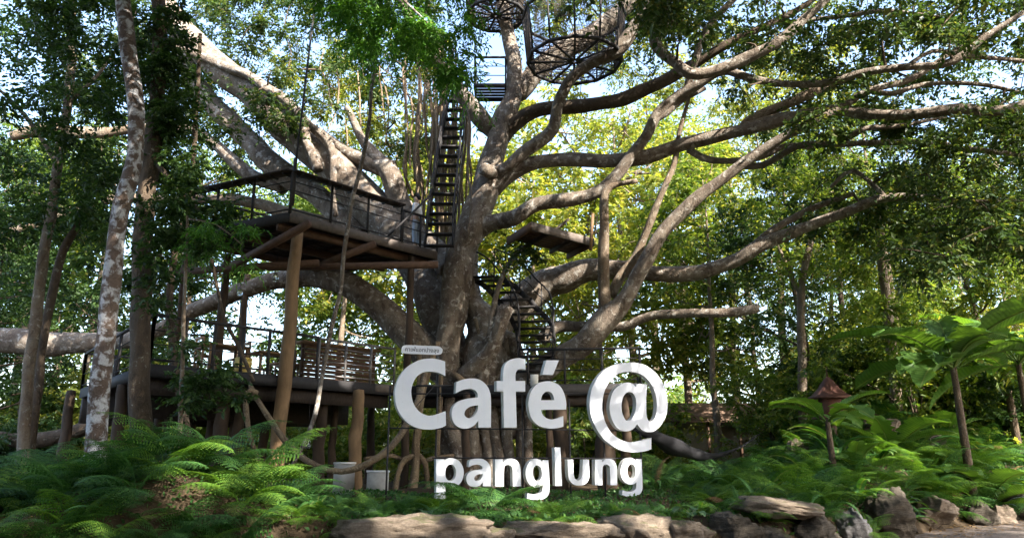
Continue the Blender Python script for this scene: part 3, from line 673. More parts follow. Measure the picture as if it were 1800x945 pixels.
A_ = at(262, 640, 15.9); ZL = float(A_[2])
LB = onz(132, 664, ZL); RB = onz(692, 678, ZL); RB2 = onz(1040, 692, ZL)
LB2 = LB + (RB - A_) * 1.0
lower = thing('lower_deck', 'long lower tree-house deck on round posts, with counters and metal railings', 'deck', (A_[0], A_[1], 0.6))
nA = unit(RB - A_); per = unit(np.array([-0.62, 0.785, 0.0]))
DB = 8.2
boards(lower, A_, RB, A_ + per * DB, 38, ZL, 0.04)
edge_beam(lower, A_, RB, ZL - 0.26, ZL + 0.015, 0.07, 'dark_steel')
edge_beam(lower, A_, A_ + per * DB, ZL - 0.26, ZL + 0.012, 0.07, 'dark_steel')
edge_beam(lower, lerp(A_, RB, 0.9), RB, ZL - 0.20, ZL + 0.02, 0.10, 'fascia_wood', 'edge_plate')
edge_beam(lower, RB, RB + per * DB, ZL - 0.26, ZL + 0.01, 0.07, 'dark_steel')
edge_beam(lower, A_ + per * DB, RB + per * DB, ZL - 0.26, ZL + 0.008, 0.07, 'dark_steel')
for i in range(1, 12):
    p = lerp(A_, RB, i / 12); edge_beam(lower, p, p + per * DB, ZL - 0.22, ZL - 0.045, 0.08, 'deck_wood', 'joist')
for t in (0.05, 0.35, 0.65, 0.95):
    edge_beam(lower, A_ + per * DB * t, RB + per * DB * t, ZL - (0.60 if t < .1 else 1.0), ZL - 0.27, 0.16, 'deck_wood', 'beam')  # inner beams deepened to stand in for the dark deck underside
railing(lower, A_, lerp(A_, RB, 0.62), 1.08, 7, [(0.12, .018), (0.45, .014), (0.75, .014)])
railing(lower, lerp(A_, RB, 0.625), RB, 1.05, 4, [(0.12, .018), (0.30, .014), (0.48, .014), (0.66, .014), (0.84, .014)], 'grey_steel')
railing(lower, A_, A_ + per * DB, 1.08, 6, [(0.12, .018), (0.45, .014), (0.75, .014)])
railing(lower, A_ + per * DB, RB + per * DB, 1.08, 9, [(0.12, .018), (0.6, .014)])
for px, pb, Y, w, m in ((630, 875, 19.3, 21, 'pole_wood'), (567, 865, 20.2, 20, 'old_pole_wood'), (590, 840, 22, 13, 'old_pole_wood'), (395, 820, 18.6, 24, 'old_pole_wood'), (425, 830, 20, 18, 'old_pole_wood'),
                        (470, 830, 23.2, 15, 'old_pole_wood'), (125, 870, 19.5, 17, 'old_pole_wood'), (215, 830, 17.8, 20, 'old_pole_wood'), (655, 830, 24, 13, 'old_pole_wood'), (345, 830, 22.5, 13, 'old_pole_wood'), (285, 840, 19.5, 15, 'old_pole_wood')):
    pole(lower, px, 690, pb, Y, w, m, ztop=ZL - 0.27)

# deck behind the sign, round the trunk and to its right
mid = thing('trunk_deck', 'narrow deck walkway behind the big letters at the foot of the curved stair', 'deck', (RB2[0], RB2[1], 0.6))
M0 = RB + nA * 0.06; M1 = onz(1130, 690, ZL); M1[1] = 20.6; M0f = np.array([M0[0], M0[1] + 0.15, ZL])
M1 = np.array([onz(1120, 690, ZL)[0] * 1.0, 20.4, ZL]); M1[0] = 20.4 * (1120 - 900) / FPX * 1.02
dm = unit(M1 - M0f); pm = np.array([-dm[1], dm[0], 0])
boards(mid, M0f, M1, M0f + pm * 1.2, 7, ZL, 0.04)
edge_beam(mid, M0f, M1, ZL - 0.30, ZL + 0.012, 0.07, 'dark_steel'); edge_beam(mid, M1, M1 + pm * 1.2, ZL - 0.26, ZL + 0.01, 0.07, 'dark_steel')
for t in (0.2, 0.8): edge_beam(mid, M0f + pm * 1.2 * t, M1 + pm * 1.2 * t, ZL - 0.55, ZL - 0.27, 0.14, 'deck_wood', 'beam')
railing(mid, lerp(M0f, M1, 0.55), M1, 0.98, 4, [(0.12, .016), (0.4, .014), (0.7, .014)], 'dark_steel')
for px, w, Y in ((985, 26, 20.3), (1062, 34, 19.4), (1098, 16, 20.6), (965, 12, 21), (820, 14, 20.2)):
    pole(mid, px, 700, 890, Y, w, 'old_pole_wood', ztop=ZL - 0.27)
mb = MB(); p = lerp(M0f, M1, 0.56) + np.array([0, -0.06, 0.12]); beam(mb, p, p + np.array([0.22, 0, 0]), 0.02, 0.34); mb.build('notice_plate', 'white_panel', mid)

# platform high on the right of the trunk
ZR = ZU + 0.15
P4 = [onz(934, 391, ZR), onz(1043, 420, ZR), onz(985, 437, ZR), onz(892, 418, ZR)]
plat = thing('side_platform', 'small triangular plank platform right of the main trunk, seen from below', 'deck', (P4[3][0], P4[3][1], ZR - 0.3))
boards(plat, P4[0], P4[1], P4[3], 9, ZR, 0.04, 'beam_wood')
edge_beam(plat, P4[0], P4[1], ZR - 0.22, ZR + 0.014, 0.06, 'fascia_wood')
P5 = P4[1] + (P4[3] - P4[0]); edge_beam(plat, P4[1], P5, ZR - 0.22, ZR + 0.01, 0.06, 'beam_wood'); edge_beam(plat, P4[0], P4[3], ZR - 0.22, ZR + 0.008, 0.06, 'beam_wood')
for t in (0.3, 0.7): edge_beam(plat, lerp(P4[0], P4[1], t), lerp(P4[3], P5, t), ZR - 0.18, ZR - 0.045, 0.08, 'deck_wood', 'joist')
mb = MB(); cyl(mb, at(1038, 440, 20.4), at(1042, 375, 20.4), 0.05, 7); mb.build('corner_post', 'pole_wood', plat)

# ------------------------------------------------------------------ stairs
def stair(name, label, treads, parent_base, rail_off, mat='dark_steel', depth=0.24, rails='both'):
    """treads: list of (left point, right point)"""
    t0 = thing(name, label, 'staircase', parent_base)
    up = np.array([0, 0, 1.0]); n = len(treads)
    for a, b in treads:
        mb = MB(); beam(mb, a, b, depth, 0.045); mb.build('tread', mat, t0)
    for s in (0, 1):
        mb = MB(); P = [t[s] + (-1 if s == 0 else 1) * 0.03 * unit(t[1] - t[0]) for t in treads]
        for i in range(n - 1): beam(mb, P[i] - up * 0.02, P[i + 1] - up * 0.02, 0.035, 0.16)
        mb.build('stringer', mat, t0)
    for s in ((0, 1) if rails == 'both' else (rails,)):
        P = [t[s] + up * rail_off for t in treads]; mb = MB(); tube(mb, P, [0.028] * n, sides=6, step=0.25); hr = mb.build('handrail', mat, t0)
        P2 = [t[s] + up * rail_off * 0.55 for t in treads]; mb = MB(); tube(mb, P2, [0.016] * n, sides=5, step=0.25); mb.build('rail_bar', mat, hr)
        for i in range(0, n, 3):
            mb = MB(); cyl(mb, treads[i][s], P[i], 0.02, 5); mb.build('baluster', mat, hr)
    return t0
tr = []
for i in range(16):
    t = i / 15; Y = 20.9 + 1.9 * t; y = 432 - 254 * t ** 0.94
    tr.append((at(748 + 41 * t, y, Y + 0.1 - 0.15 * t), at(795 + 24 * t, y, Y + 0.25 * t)))
stair('steep_stair', 'steep dark steel stair climbing from the upper deck beside the trunk', tr, tr[0][0], 0.85)
T2 = [(825, 869, 488), (842, 884, 494), (856, 903, 503), (868, 914, 515), (878, 930, 528), (890, 940, 541), (898, 952, 553), (904, 965, 566), (909, 969, 578), (911, 972, 590), (912, 974, 602), (913, 974, 614), (914, 972, 627), (912, 968, 640), (908, 962, 653)]
tr2 = [(at(a, y, 22.5 - 0.10 * i), at(b, y - 2, 22.3 - 0.11 * i)) for i, (a, b, y) in enumerate(T2)]
stair('curved_stair', 'curving dark steel stair between side platform and lower walkway, right of the trunk', tr2, tr2[-1][0], 0.9)

# landing and crow's nests in the tree top
ld = thing('stair_landing', 'small railed steel landing at the head of the steep stair', 'platform', at(862, 165, 22.4))
zl_ = float(at(862, 163, 22.2)[2]); c = at(862, 163, 22.2)
q4 = [c + np.array(v) for v in ((-.5, -.5, 0), (.5, -.5, 0), (.5, .5, 0), (-.5, .5, 0))]
for i in range(4): edge_beam(ld, q4[i], q4[(i + 1) % 4], zl_ - .06, zl_ + .06 - .002 * i, .05, 'dark_steel', 'frame')
for i in range(5):
    mb = MB(); a = lerp(q4[0], q4[3], (i + .5) / 5); beam(mb, a, a + np.array([1, 0, 0]), .13, .03); mb.build('slat', 'dark_steel', ld)
for i in (0, 1, 3): railing(ld, q4[i], q4[(i + 1) % 4], 1.0, 2, [(.35, .016), (.68, .016)], pw=0.045)
def nest(name, label, c, r, h, nseg, rot, flare=1.12):
    t0 = thing(name, label, 'lookout', c); c = np.asarray(c, float); up = np.array([0, 0, h])
    ring = [c + np.array([r * math.cos(rot + 2 * math.pi * i / nseg), r * math.sin(rot + 2 * math.pi * i / nseg), 0]) for i in range(nseg)]
    top = [c + (p - c) * flare + up for p in ring]
    for nm, P, rr in (('floor_ring', ring, .06), ('top_ring', top, .055)):
        mb = MB()
        for i in range(nseg): cyl(mb, P[i], P[(i + 1) % nseg], rr, 6)
        mb.build(nm, 'dark_steel', t0)
    for i in range(nseg):
        mb = MB(); cyl(mb, ring[i], top[i], .032, 6); mb.build('upright', 'dark_steel', t0)
        mb = MB()
        for k in range(1, 16):
            a = lerp(ring[i], ring[(i + 1) % nseg], k / 16); b = lerp(top[i], top[(i + 1) % nseg], ((k + 5) % 16) / 16); cyl(mb, a, b, .009, 3)
        for k in range(1, 9): cyl(mb, lerp(ring[i], top[i], k / 9), lerp(ring[(i + 1) % nseg], top[(i + 1) % nseg], k / 9), .009, 3)
        mb.build('net_panel', 'rope', t0)
        mb = MB(); beam(mb, lerp(c, ring[i], .05), ring[i], .06, .05); mb.build('spoke', 'dark_steel', t0)
    mb = MB()
    for k in range(44):
        a = 2 * math.pi * k / 44; p = c + np.array([math.cos(a), math.sin(a), .02]) * r * .95; q = c + np.array([math.cos(a + 2.3 - .5 * (k % 3)), math.sin(a + 2.3 - .5 * (k % 3)), .02]) * r * .95; cyl(mb, p, q, .012, 4)
    mb.build('floor_net', 'rope', t0)
    return t0
nest('round_lookout', 'round black netted lookout basket at the top of the trunk', at(872, 28, 21.6), 0.95, 1.1, 12, 0.3)
nest('netted_lookout', 'large netted lookout cage with pale rim right of the trunk top', at(1010, 108, 20.6), 1.45, 1.55, 12, 0.45, 1.1)

# ------------------------------------------------------------------ the big sign
SY = R(20.0)
SU = np.array([math.cos(SY), math.sin(SY), 0.0]); SV = np.array([0, 0, 1.0]); SN = np.cross(SU, SV)   # SN points to the viewer
SP = at(690, 700, 14.3)
sign = thing('cafe_sign', 'white raised letters reading Café @ panglung on a thin dark frame', 'sign', (SP[0] + 2.6, SP[1] + .95, 0.65))
def suv(px, py):
    w = onplane(px, py, SP, SN) - SP; return np.array([w @ SU, w @ SV])
def s3(uv, back=0.0): return SP + SU * uv[0] + SV * uv[1] - SN * back
def outline(pts, seg=5):
    """pts (x, y[, 1]) ; points flagged 1 are corners, the rest lie on smooth curves"""
    n = len(pts); cor = [len(p) > 2 for p in pts]; P = [np.array(p[:2], float) for p in pts]; out = []
    for i in range(n):
        a, b = P[i], P[(i + 1) % n]
        if cor[i] and cor[(i + 1) % n]: out.append(a); continue
        p0 = a * 2 - b if cor[i] else P[i - 1]; p3 = b * 2 - a if cor[(i + 1) % n] else P[(i + 2) % n]
        if cor[i]: p0 = a + (a - b) * 0.5
        if cor[(i + 1) % n]: p3 = b + (b - a) * 0.5
        for k in range(seg):
            t = k / seg; out.append(0.5 * (2 * a + (b - p0) * t + (2 * p0 - 5 * a + 4 * b - p3) * t * t + (3 * a - p0 - 3 * b + p3) * t ** 3))
    return np.array(out)
def flat_shape(loops, depth, name, parent, mats=('sign_skytint_white', 'sign_side'), front=0.0):
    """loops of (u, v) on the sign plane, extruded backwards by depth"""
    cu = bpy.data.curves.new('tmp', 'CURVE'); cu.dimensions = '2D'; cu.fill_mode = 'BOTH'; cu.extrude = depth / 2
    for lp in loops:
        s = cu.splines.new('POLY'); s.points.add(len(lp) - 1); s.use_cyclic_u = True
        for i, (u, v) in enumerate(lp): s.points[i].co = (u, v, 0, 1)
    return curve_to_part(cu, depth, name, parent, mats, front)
def curve_to_part(cu, depth, name, parent, mats, front, uv0=(0, 0)):
    ob = bpy.data.objects.new('tmp', cu); COL.objects.link(ob)
    me = bpy.data.meshes.new_from_object(ob.evaluated_get(bpy.context.evaluated_depsgraph_get()))
    bpy.data.objects.remove(ob); bpy.data.curves.remove(cu)
    me.name = name; me.materials.clear()
    for m in mats: me.materials.append(MATS[m])
    for p in me.polygons:
        p.material_index = 0 if abs(p.normal.z) > 0.7 or len(mats) == 1 else 1
        p.use_smooth = False
    for v in me.vertices:
        q = s3((v.co.x + uv0[0], v.co.y + uv0[1]), depth / 2 - v.co.z - front); v.co = q
    me.update(); return link(name, me, parent)
def zoomed(pts, ox, oy, k): return [tuple([ox + p[0] / k, oy + p[1] / k] + list(p[2:])) for p in pts]
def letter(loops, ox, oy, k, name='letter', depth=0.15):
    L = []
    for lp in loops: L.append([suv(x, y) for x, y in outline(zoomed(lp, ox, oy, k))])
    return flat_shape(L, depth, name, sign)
C_ = [(570, 193, 1), (500, 172), (420, 164), (310, 182), (205, 245), (125, 340), (83, 460), (82, 560), (105, 660), (165, 755), (250, 822), (345, 853), (450, 856), (530, 840), (578, 818, 1), (576, 678, 1), (510, 702), (440, 720), (380, 716), (310, 675), (260, 600), (239, 500), (252, 415), (292, 343), (350, 302), (420, 292), (500, 302), (572, 335, 1)]
a_o = [(680, 395, 1), (740, 370), (820, 358), (905, 370), (970, 420), (1005, 485), (1018, 570), (1018, 838, 1), (895, 838, 1), (893, 772, 1), (850, 820), (785, 848), (715, 840), (660, 800), (634, 730), (642, 650), (685, 595), (765, 560), (888, 543, 1), (884, 505), (860, 475), (810, 460), (740, 472), (672, 505, 1)]
a_i = [(892, 620, 1), (820, 632), (772, 665), (758, 710), (780, 740), (818, 745), (862, 712), (888, 660)]
f_o = [(1352, 170, 1), (1280, 160), (1205, 178), (1152, 228), (1136, 300), (1133, 383, 1), (1072, 383, 1), (1072, 483, 1), (1137, 487, 1), (1145, 838, 1), (1270, 838, 1), (1260, 487, 1), (1352, 487, 1), (1352, 383, 1), (1258, 383, 1), (1258, 315), (1280, 275), (1320, 267), (1356, 275, 1)]
e_o = [(450, 515, 1), (242, 517, 1), (255, 558), (290, 588), (340, 598), (390, 585), (427, 570, 1), (427, 657, 1), (370, 671), (300, 672), (220, 648), (163, 590), (138, 500), (141, 420), (167, 350), (217, 300), (290, 280), (350, 290), (402, 325), (436, 390), (450, 455)]
e_i = [(240, 438, 1), (252, 398), (280, 370), (312, 368), (340, 395), (352, 438, 1)]
ac = [(285, 107, 1), (390, 107, 1), (340, 230, 1), (252, 225, 1)]
at_o = [(1157, 750, 1), (1157, 845, 1), (1080, 866), (990, 870), (890, 845), (790, 785), (710, 690), (662, 580), (645, 470), (656, 370), (692, 280), (762, 195), (860, 142), (980, 125), (1090, 142), (1190, 207), (1260, 310), (1291, 440), (1286, 540), (1250, 630), (1192, 688), (1140, 703), (1080, 685), (1038, 637, 1), (1010, 675), (955, 697), (890, 680), (840, 620), (813, 530), (816, 440), (846, 360), (900, 308), (960, 291), (1000, 302), (1032, 332, 1), (1032, 302, 1), (1122, 308, 1), (1115, 440), (1117, 550), (1130, 602), (1155, 616), (1188, 582), (1203, 500), (1198, 420), (1168, 325), (1110, 250), (1040, 212), (960, 203), (880, 222), (812, 280), (767, 370), (749, 480), (765, 590), (812, 690), (880, 752), (960, 783), (1050, 780)]
at_i = [(970, 370), (930, 400), (911, 465), (915, 540), (940, 598), (970, 608), (1005, 580), (1026, 520), (1030, 440), (1010, 387)]
p_o = [(132, 285, 1), (245, 285, 1), (248, 318, 1), (300, 280), (375, 275), (450, 310), (500, 390), (515, 480), (490, 580), (440, 640), (370, 665), (305, 648), (258, 610, 1), (258, 830, 1), (132, 830, 1)]
p_i = [(262, 430), (290, 375), (345, 357), (392, 400), (408, 470), (393, 540), (348, 583), (295, 575), (264, 530)]
n_o = [(948, 288, 1), (1055, 288, 1), (1060, 330, 1), (1110, 290), (1180, 278), (1250, 305), (1290, 370), (1302, 450), (1305, 662, 1), (1195, 662, 1), (1190, 450), (1175, 385), (1130, 362), (1090, 375), (1070, 425), (1067, 662, 1), (948, 662, 1)]
g_o = [(1405, 285, 1), (1478, 285, 1), (1492, 630), (1485, 720), (1440, 780), (1360, 803), (1290, 803), (1210, 785, 1), (1215, 715, 1), (1290, 735), (1360, 725), (1400, 690), (1408, 605, 1), (1360, 635), (1300, 635), (1232, 590), (1196, 510), (1192, 430), (1215, 350), (1262, 290), (1320, 267), (1375, 285), (1403, 320, 1)]
g_i = [(1330, 350), (1292, 390), (1280, 450), (1300, 530), (1345, 560), (1383, 530), (1398, 470), (1390, 400), (1370, 365)]
l_o = [(275, 124, 1), (355, 122, 1), (378, 655, 1), (288, 655, 1)]
u_o = [(455, 290, 1), (532, 290, 1), (540, 480), (556, 550), (600, 580), (640, 550), (660, 480), (668, 290, 1), (750, 290, 1), (757, 480), (745, 570), (700, 630), (620, 652), (540, 635), (482, 575), (462, 480)]
def remap(lp, b0, b1):
    (x0, x1, y0, y1), (X0, X1, Y0, Y1) = b0, b1
    return [tuple([X0 + (p[0] - x0) / (x1 - x0) * (X1 - X0), Y0 + (p[1] - y0) / (y1 - y0) * (Y1 - Y0)] + list(p[2:])) for p in lp]
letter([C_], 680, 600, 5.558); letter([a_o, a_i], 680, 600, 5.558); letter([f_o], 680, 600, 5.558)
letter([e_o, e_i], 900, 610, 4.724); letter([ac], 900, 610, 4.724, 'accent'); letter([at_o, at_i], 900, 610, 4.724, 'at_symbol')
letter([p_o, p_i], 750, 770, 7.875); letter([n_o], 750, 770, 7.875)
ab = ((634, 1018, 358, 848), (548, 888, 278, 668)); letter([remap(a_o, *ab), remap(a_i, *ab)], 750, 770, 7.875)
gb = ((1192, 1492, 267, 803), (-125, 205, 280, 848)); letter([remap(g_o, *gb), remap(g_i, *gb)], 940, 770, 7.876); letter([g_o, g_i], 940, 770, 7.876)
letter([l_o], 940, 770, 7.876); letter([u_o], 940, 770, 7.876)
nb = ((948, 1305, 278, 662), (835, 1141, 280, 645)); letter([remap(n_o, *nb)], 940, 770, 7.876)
# small plaque with the name in Thai
pq = [suv(x, y) for x, y in outline([(716, 606), (742, 607), (769, 608), (777, 612), (778, 616), (776, 621), (768, 623), (742, 622), (716, 621), (708, 619), (706, 614), (708, 608)], 4)]
plaque = flat_shape([pq], 0.03, 'plaque', sign)
tx = bpy.data.curves.new('tmp', 'FONT'); tx.body = 'คาเฟ่แอทปางลุง'; tx.align_x = 'CENTER'; tx.align_y = 'CENTER'; tx.size = 0.108; tx.extrude = 0.002; tx.offset = 0.0015
curve_to_part(tx, 0.004, 'lettering', plaque, ('thai_ink',), 0.0045, tuple(suv(742, 615)))
def sbar(a, b, r, back=0.20, name='frame_bar'):
    mb = MB(); cyl(mb, s3(suv(*a), back), s3(suv(*b), back), r, 6); return mb.build(name, 'dark_steel', sign)
sbar((688, 751), (1165, 756), .014); sbar((764, 804), (1136, 805), .014); sbar((735, 676), (800, 676), .02); sbar((690, 690), (1165, 690), .014, 0.22)
sbar((700, 752), (772, 672), .008)
for x, y0 in ((690, 675), (775, 640), (925, 690), (1008, 700), (1130, 660), (1066, 640)):
    a = s3(suv(x, y0), 0.22); g = float(gh(a[0], a[1])); mb = MB(); cyl(mb, np.array([a[0], a[1], g - 0.2]), a, 0.02, 6); mb.build('frame_post', 'dark_steel', sign)
sbar((774, 622), (778, 740), .006, .02, 'plaque_rod')

# ------------------------------------------------------------------ the visitor
def skin_part(name, joints, edges, mat, parent, root=0, sub=2):
    me = bpy.data.meshes.new('tmp'); me.from_pydata([j[0] for j in joints], edges, [])
    ob = bpy.data.objects.new('tmp', me); COL.objects.link(ob)
    ob.modifiers.new('s', 'SKIN'); s = ob.modifiers.new('d', 'SUBSURF'); s.levels = sub; s.render_levels = sub
    for i, j in enumerate(joints):
        r = j[1]; me.skin_vertices[0].data[i].radius = r if isinstance(r, tuple) else (r, r)
        me.skin_vertices[0].data[i].use_root = (i == root)
    m2 = bpy.data.meshes.new_from_object(ob.evaluated_get(bpy.context.evaluated_depsgraph_get()))
    bpy.data.objects.remove(ob); bpy.data.meshes.remove(me)
    m2.name = name; m2.materials.clear(); m2.materials.append(MATS[mat])
    for p in m2.polygons: p.use_smooth = True
    o = bpy.data.objects.new(name, m2); COL.objects.link(o); o.parent = parent; return o
pp = onz(731, 437, ZU)
person = thing('person', 'person in white shirt and pale jeans standing on the upper deck by the stair', 'person', (pp[0], pp[1], ZU))
person.rotation_euler = (0, 0, R(165)); person.scale = (0.97,) * 3            # faces local +x
B0 = [((0, 0, .93), .12), ((0, 0, 1.12), (.10, .13)), ((-.01, 0, 1.32), (.11, .15)), ((0, 0, 1.43), (.07, .08)), ((.015, 0, 1.50), .05), ((.03, 0, 1.58), (.075, .068)), ((.035, 0, 1.66), (.09, .078)), ((.02, 0, 1.71), (.06, .055)), ((.125, 0, 1.60), .012),
      ((0, .20, 1.38), .055), ((.0, .25, 1.12), .042), ((.08, .24, .90), .034), ((.12, .22, .82), (.03, .02)),
      ((0, -.20, 1.38), .055), ((-.02, -.26, 1.12), .042), ((.05, -.25, .90), .034), ((.08, -.24, .82), (.03, .02)),
      ((.0, .09, .85), .085), ((.03, .10, .48), .055), ((.0, .10, .09), .036), ((.13, .11, .03), .03),
      ((.0, -.09, .85), .085), ((.0, -.10, .48), .055), ((-.07, -.10, .09), .036), ((.06, -.11, .03), .03)]
E0 = [(0, 1), (1, 2), (2, 3), (3, 4), (4, 5), (5, 6), (6, 7), (5, 8), (2, 9), (9, 10), (10, 11), (11, 12), (2, 13), (13, 14), (14, 15), (15, 16), (0, 17), (17, 18), (18, 19), (19, 20), (0, 21), (21, 22), (22, 23), (23, 24)]
for h, sgn in ((12, 1), (16, -1)):
    hx, hy, hz = B0[h][0]
    for k in range(5):
        i = len(B0)
        if k == 4: B0 += [((hx + .03, hy - .02 * sgn, hz - .005), .009), ((hx + .04, hy - .03 * sgn, hz - .04), .007)]
        else: B0 += [((hx - .02 + .014 * k, hy, hz - .05), .009), ((hx - .012 + .016 * k, hy - .02 * sgn, hz - .085 - .008 * (k in (1, 2))), .007)]
        E0 += [(h, i), (i, i + 1)]
skin_part('body', B0, E0, 'skin', person)
skin_part('shirt', [((0, 0, .90), (.125, .16)), ((0, 0, 1.12), (.118, .15)), ((-.01, 0, 1.33), (.125, .16)), ((0, 0, 1.44), (.07, .085)), ((0, .20, 1.39), .075), ((.0, .255, 1.13), .068), ((.04, .25, 1.0), .062), ((0, -.20, 1.39), .075), ((-.02, -.265, 1.13), .068), ((.02, -.26, 1.0), .062)],
          [(0, 1), (1, 2), (2, 3), (2, 4), (4, 5), (5, 6), (2, 7), (7, 8), (8, 9)], 'white_shirt', person)
skin_part('trousers', [((0, 0, .95), (.115, .14)), ((0, .09, .84), .10), ((.03, .10, .48), .078), ((0, .10, .12), .068), ((0, -.09, .84), .10), ((0, -.10, .48), .078), ((-.07, -.10, .12), .068)],
          [(0, 1), (1, 2), (2, 3), (0, 4), (4, 5), (5, 6)], 'blue_jeans', person)
skin_part('hair', [((-.01, 0, 1.74), (.085, .085)), ((.03, 0, 1.765), (.07, .075)), ((-.055, 0, 1.66), (.07, .085)), ((-.045, 0, 1.58), .05), ((.085, 0, 1.75), (.03, .05))], [(0, 1), (0, 2), (2, 3), (1, 4)], 'hair', person)
for y, x in ((.105, 0), (-.105, -.07)): skin_part('shoe', [((x - .04, y, .045), .042), ((x + .08, y, .04), .044), ((x + .16, y, .03), .032)], [(0, 1), (1, 2)], 'shoe', person)
skin_part('bag', [((.10, .05, 1.02), (.05, .09)), ((.10, -.10, .98), (.05, .09))], [(0, 1)], 'black_bag', person)

# ------------------------------------------------------------------ cafe furniture on the lower deck and boxes below it
def local_frame(o, ang):
    o.rotation_euler = (0, 0, ang); return o
def lpart(mb, name, mat, parent):
    o = bpy.data.objects.new(name, mb.mesh(name, mat)); COL.objects.link(o); o.parent = parent; return o
ANG = math.atan2(nA[1], nA[0])
def on_lower(t, d): return A_ + (RB - A_) * t + per * d
def table(t, d, label, w=1.1, dp=0.7):
    o = local_frame(thing('cafe_table', label, 'table', on_lower(t, d)), ANG)
    mb = MB(); beam(mb, (-w / 2, 0, .73), (w / 2, 0, .73), dp, .05); lpart(mb, 'table_top', 'table_wood', o)
    for sx in (-1, 1):
        for sy in (-1, 1): mb = MB(); beam(mb, (sx * (w / 2 - .07), sy * (dp / 2 - .07), 0), (sx * (w / 2 - .07), sy * (dp / 2 - .07), .705), .06, .06); lpart(mb, 'leg', 'table_wood', o)
def chair(t, d, ang, label):
    o = local_frame(thing('cafe_chair', label, 'chair', on_lower(t, d)), ANG + ang)
    mb = MB(); beam(mb, (-.2, 0, .45), (.2, 0, .45), .4, .04); lpart(mb, 'seat', 'table_wood', o)
    for sx in (-1, 1):
        for sy in (-1, 1): mb = MB(); beam(mb, (sx * .18, sy * .18, 0), (sx * .18, sy * .18, .43 if sx > 0 else .9), .04, .04); lpart(mb, 'leg', 'table_wood', o)
    for z in (.62, .76, .88): mb = MB(); beam(mb, (-.18, -.158, z), (-.18, .158, z), .025, .07); lpart(mb, 'back_slat', 'table_wood', o)
table(.30, 1.2, 'wooden cafe table behind the railing near the left end of the lower deck')
table(.52, 1.6, 'wooden cafe table just right of the tall front post on the lower deck')
table(.72, 3.4, 'wooden cafe table at the back of the lower deck, beside the open gap')
chair(.235, 1.2, 0, 'wooden chair left of the leftmost cafe table on the lower deck')
chair(.365, 1.25, math.pi, 'wooden chair right of the leftmost cafe table on the lower deck')
chair(.585, 1.6, math.pi, 'wooden chair right of the middle cafe table on the lower deck')
def counter():
    o = local_frame(thing('bar_counter', 'long plank-fronted wooden counter behind the lower deck railing', 'counter', on_lower(.80, .75)), ANG)
    mb = MB(); beam(mb, (-1.5, 0, 1.02), (1.1, 0, 1.02), .55, .06); lpart(mb, 'counter_top', 'table_wood', o)
    for i in range(9): mb = MB(); beam(mb, (-1.4, -.16, .07 + .107 * i), (1.0, -.16, .07 + .107 * i), .03, .095); lpart(mb, 'front_plank', 'beam_wood', o)
    for x in (-1.38, -.2, .98): mb = MB(); beam(mb, (x, -.05, 0), (x, -.05, .99), .08, .08); lpart(mb, 'leg', 'beam_wood', o)
counter()
o = local_frame(thing('yellow_crate', 'small yellow wooden crate on the lower deck beside the left railing', 'crate', on_lower(.335, .3)), ANG)
plain('yellow_paint', (0.75, 0.55, 0.15), 0.5, 0, 0.15, 6, 0.002)
for i in range(4): mb = MB(); beam(mb, (-.16, -.12, .05 + .1 * i), (.16, -.12, .05 + .1 * i), .02, .085); lpart(mb, 'slat', 'yellow_paint', o)
for i in range(4): mb = MB(); beam(mb, (-.16, .12, .05 + .1 * i), (.16, .12, .05 + .1 * i), .02, .085); lpart(mb, 'slat', 'yellow_paint', o)
for x in (-.15, .15): mb = MB(); beam(mb, (x, -.105, .2), (x, .105, .2), .02, .38); lpart(mb, 'end_board', 'yellow_paint', o)
def white_box(px, py, Y, w, h, label):
    p = at(px, py, Y); g = float(gh(p[0], p[1])); o = thing('white_box', label, 'box', (p[0], p[1], g)); o.rotation_euler = (0, 0, R(12))
    mb = MB(); beam(mb, (-w / 2, 0, h / 2), (w / 2, 0, h / 2), w * .8, h); lpart(mb, 'body', 'concrete', o)
    mb = MB(); beam(mb, (-w / 2 - .02, 0, h + .022), (w / 2 + .02, 0, h + .022), w * .84, .04); lpart(mb, 'lid', 'white_panel', o)
white_box(603, 875, 18.6, .5, .72, 'pale grey box among the ferns between two deck posts'); white_box(662, 885, 18.4, .5, .5, 'whitish box right of the lit round deck post, half hidden by ferns')
def lantern(px, py, Y, zt, label):
    p = at(px, py, Y); o = thing('hanging_lantern', label, 'lantern', p, None)
    mb = MB(); lathe(mb, (0, 0, 0), [(0.001, 0), (.07, .01), (.085, .08), (.07, .17), (.045, .2)], 10); lpart(mb, 'glass_jar', 'lamp_glass', o)
    mb = MB(); lathe(mb, (0, 0, 0), [(.05, .195), (.052, .235), (.001, .25)], 10); lpart(mb, 'cap', 'grey_steel', o)
    mb = MB(); cyl(mb, (0, 0, .24), (0, 0, zt - p[2]), .006, 4); lpart(mb, 'cord', 'dark_steel', o)
lantern(484, 494, 19.6, ZU - .2, 'glass jar lantern under the upper deck, nearest the tall post'); lantern(421, 520, 20.6, ZU - .2, 'glass jar lantern under the upper deck, left of the tall post'); lantern(540, 788, 18.9, ZL - .27, 'glass jar lantern hanging low beneath the lower deck')

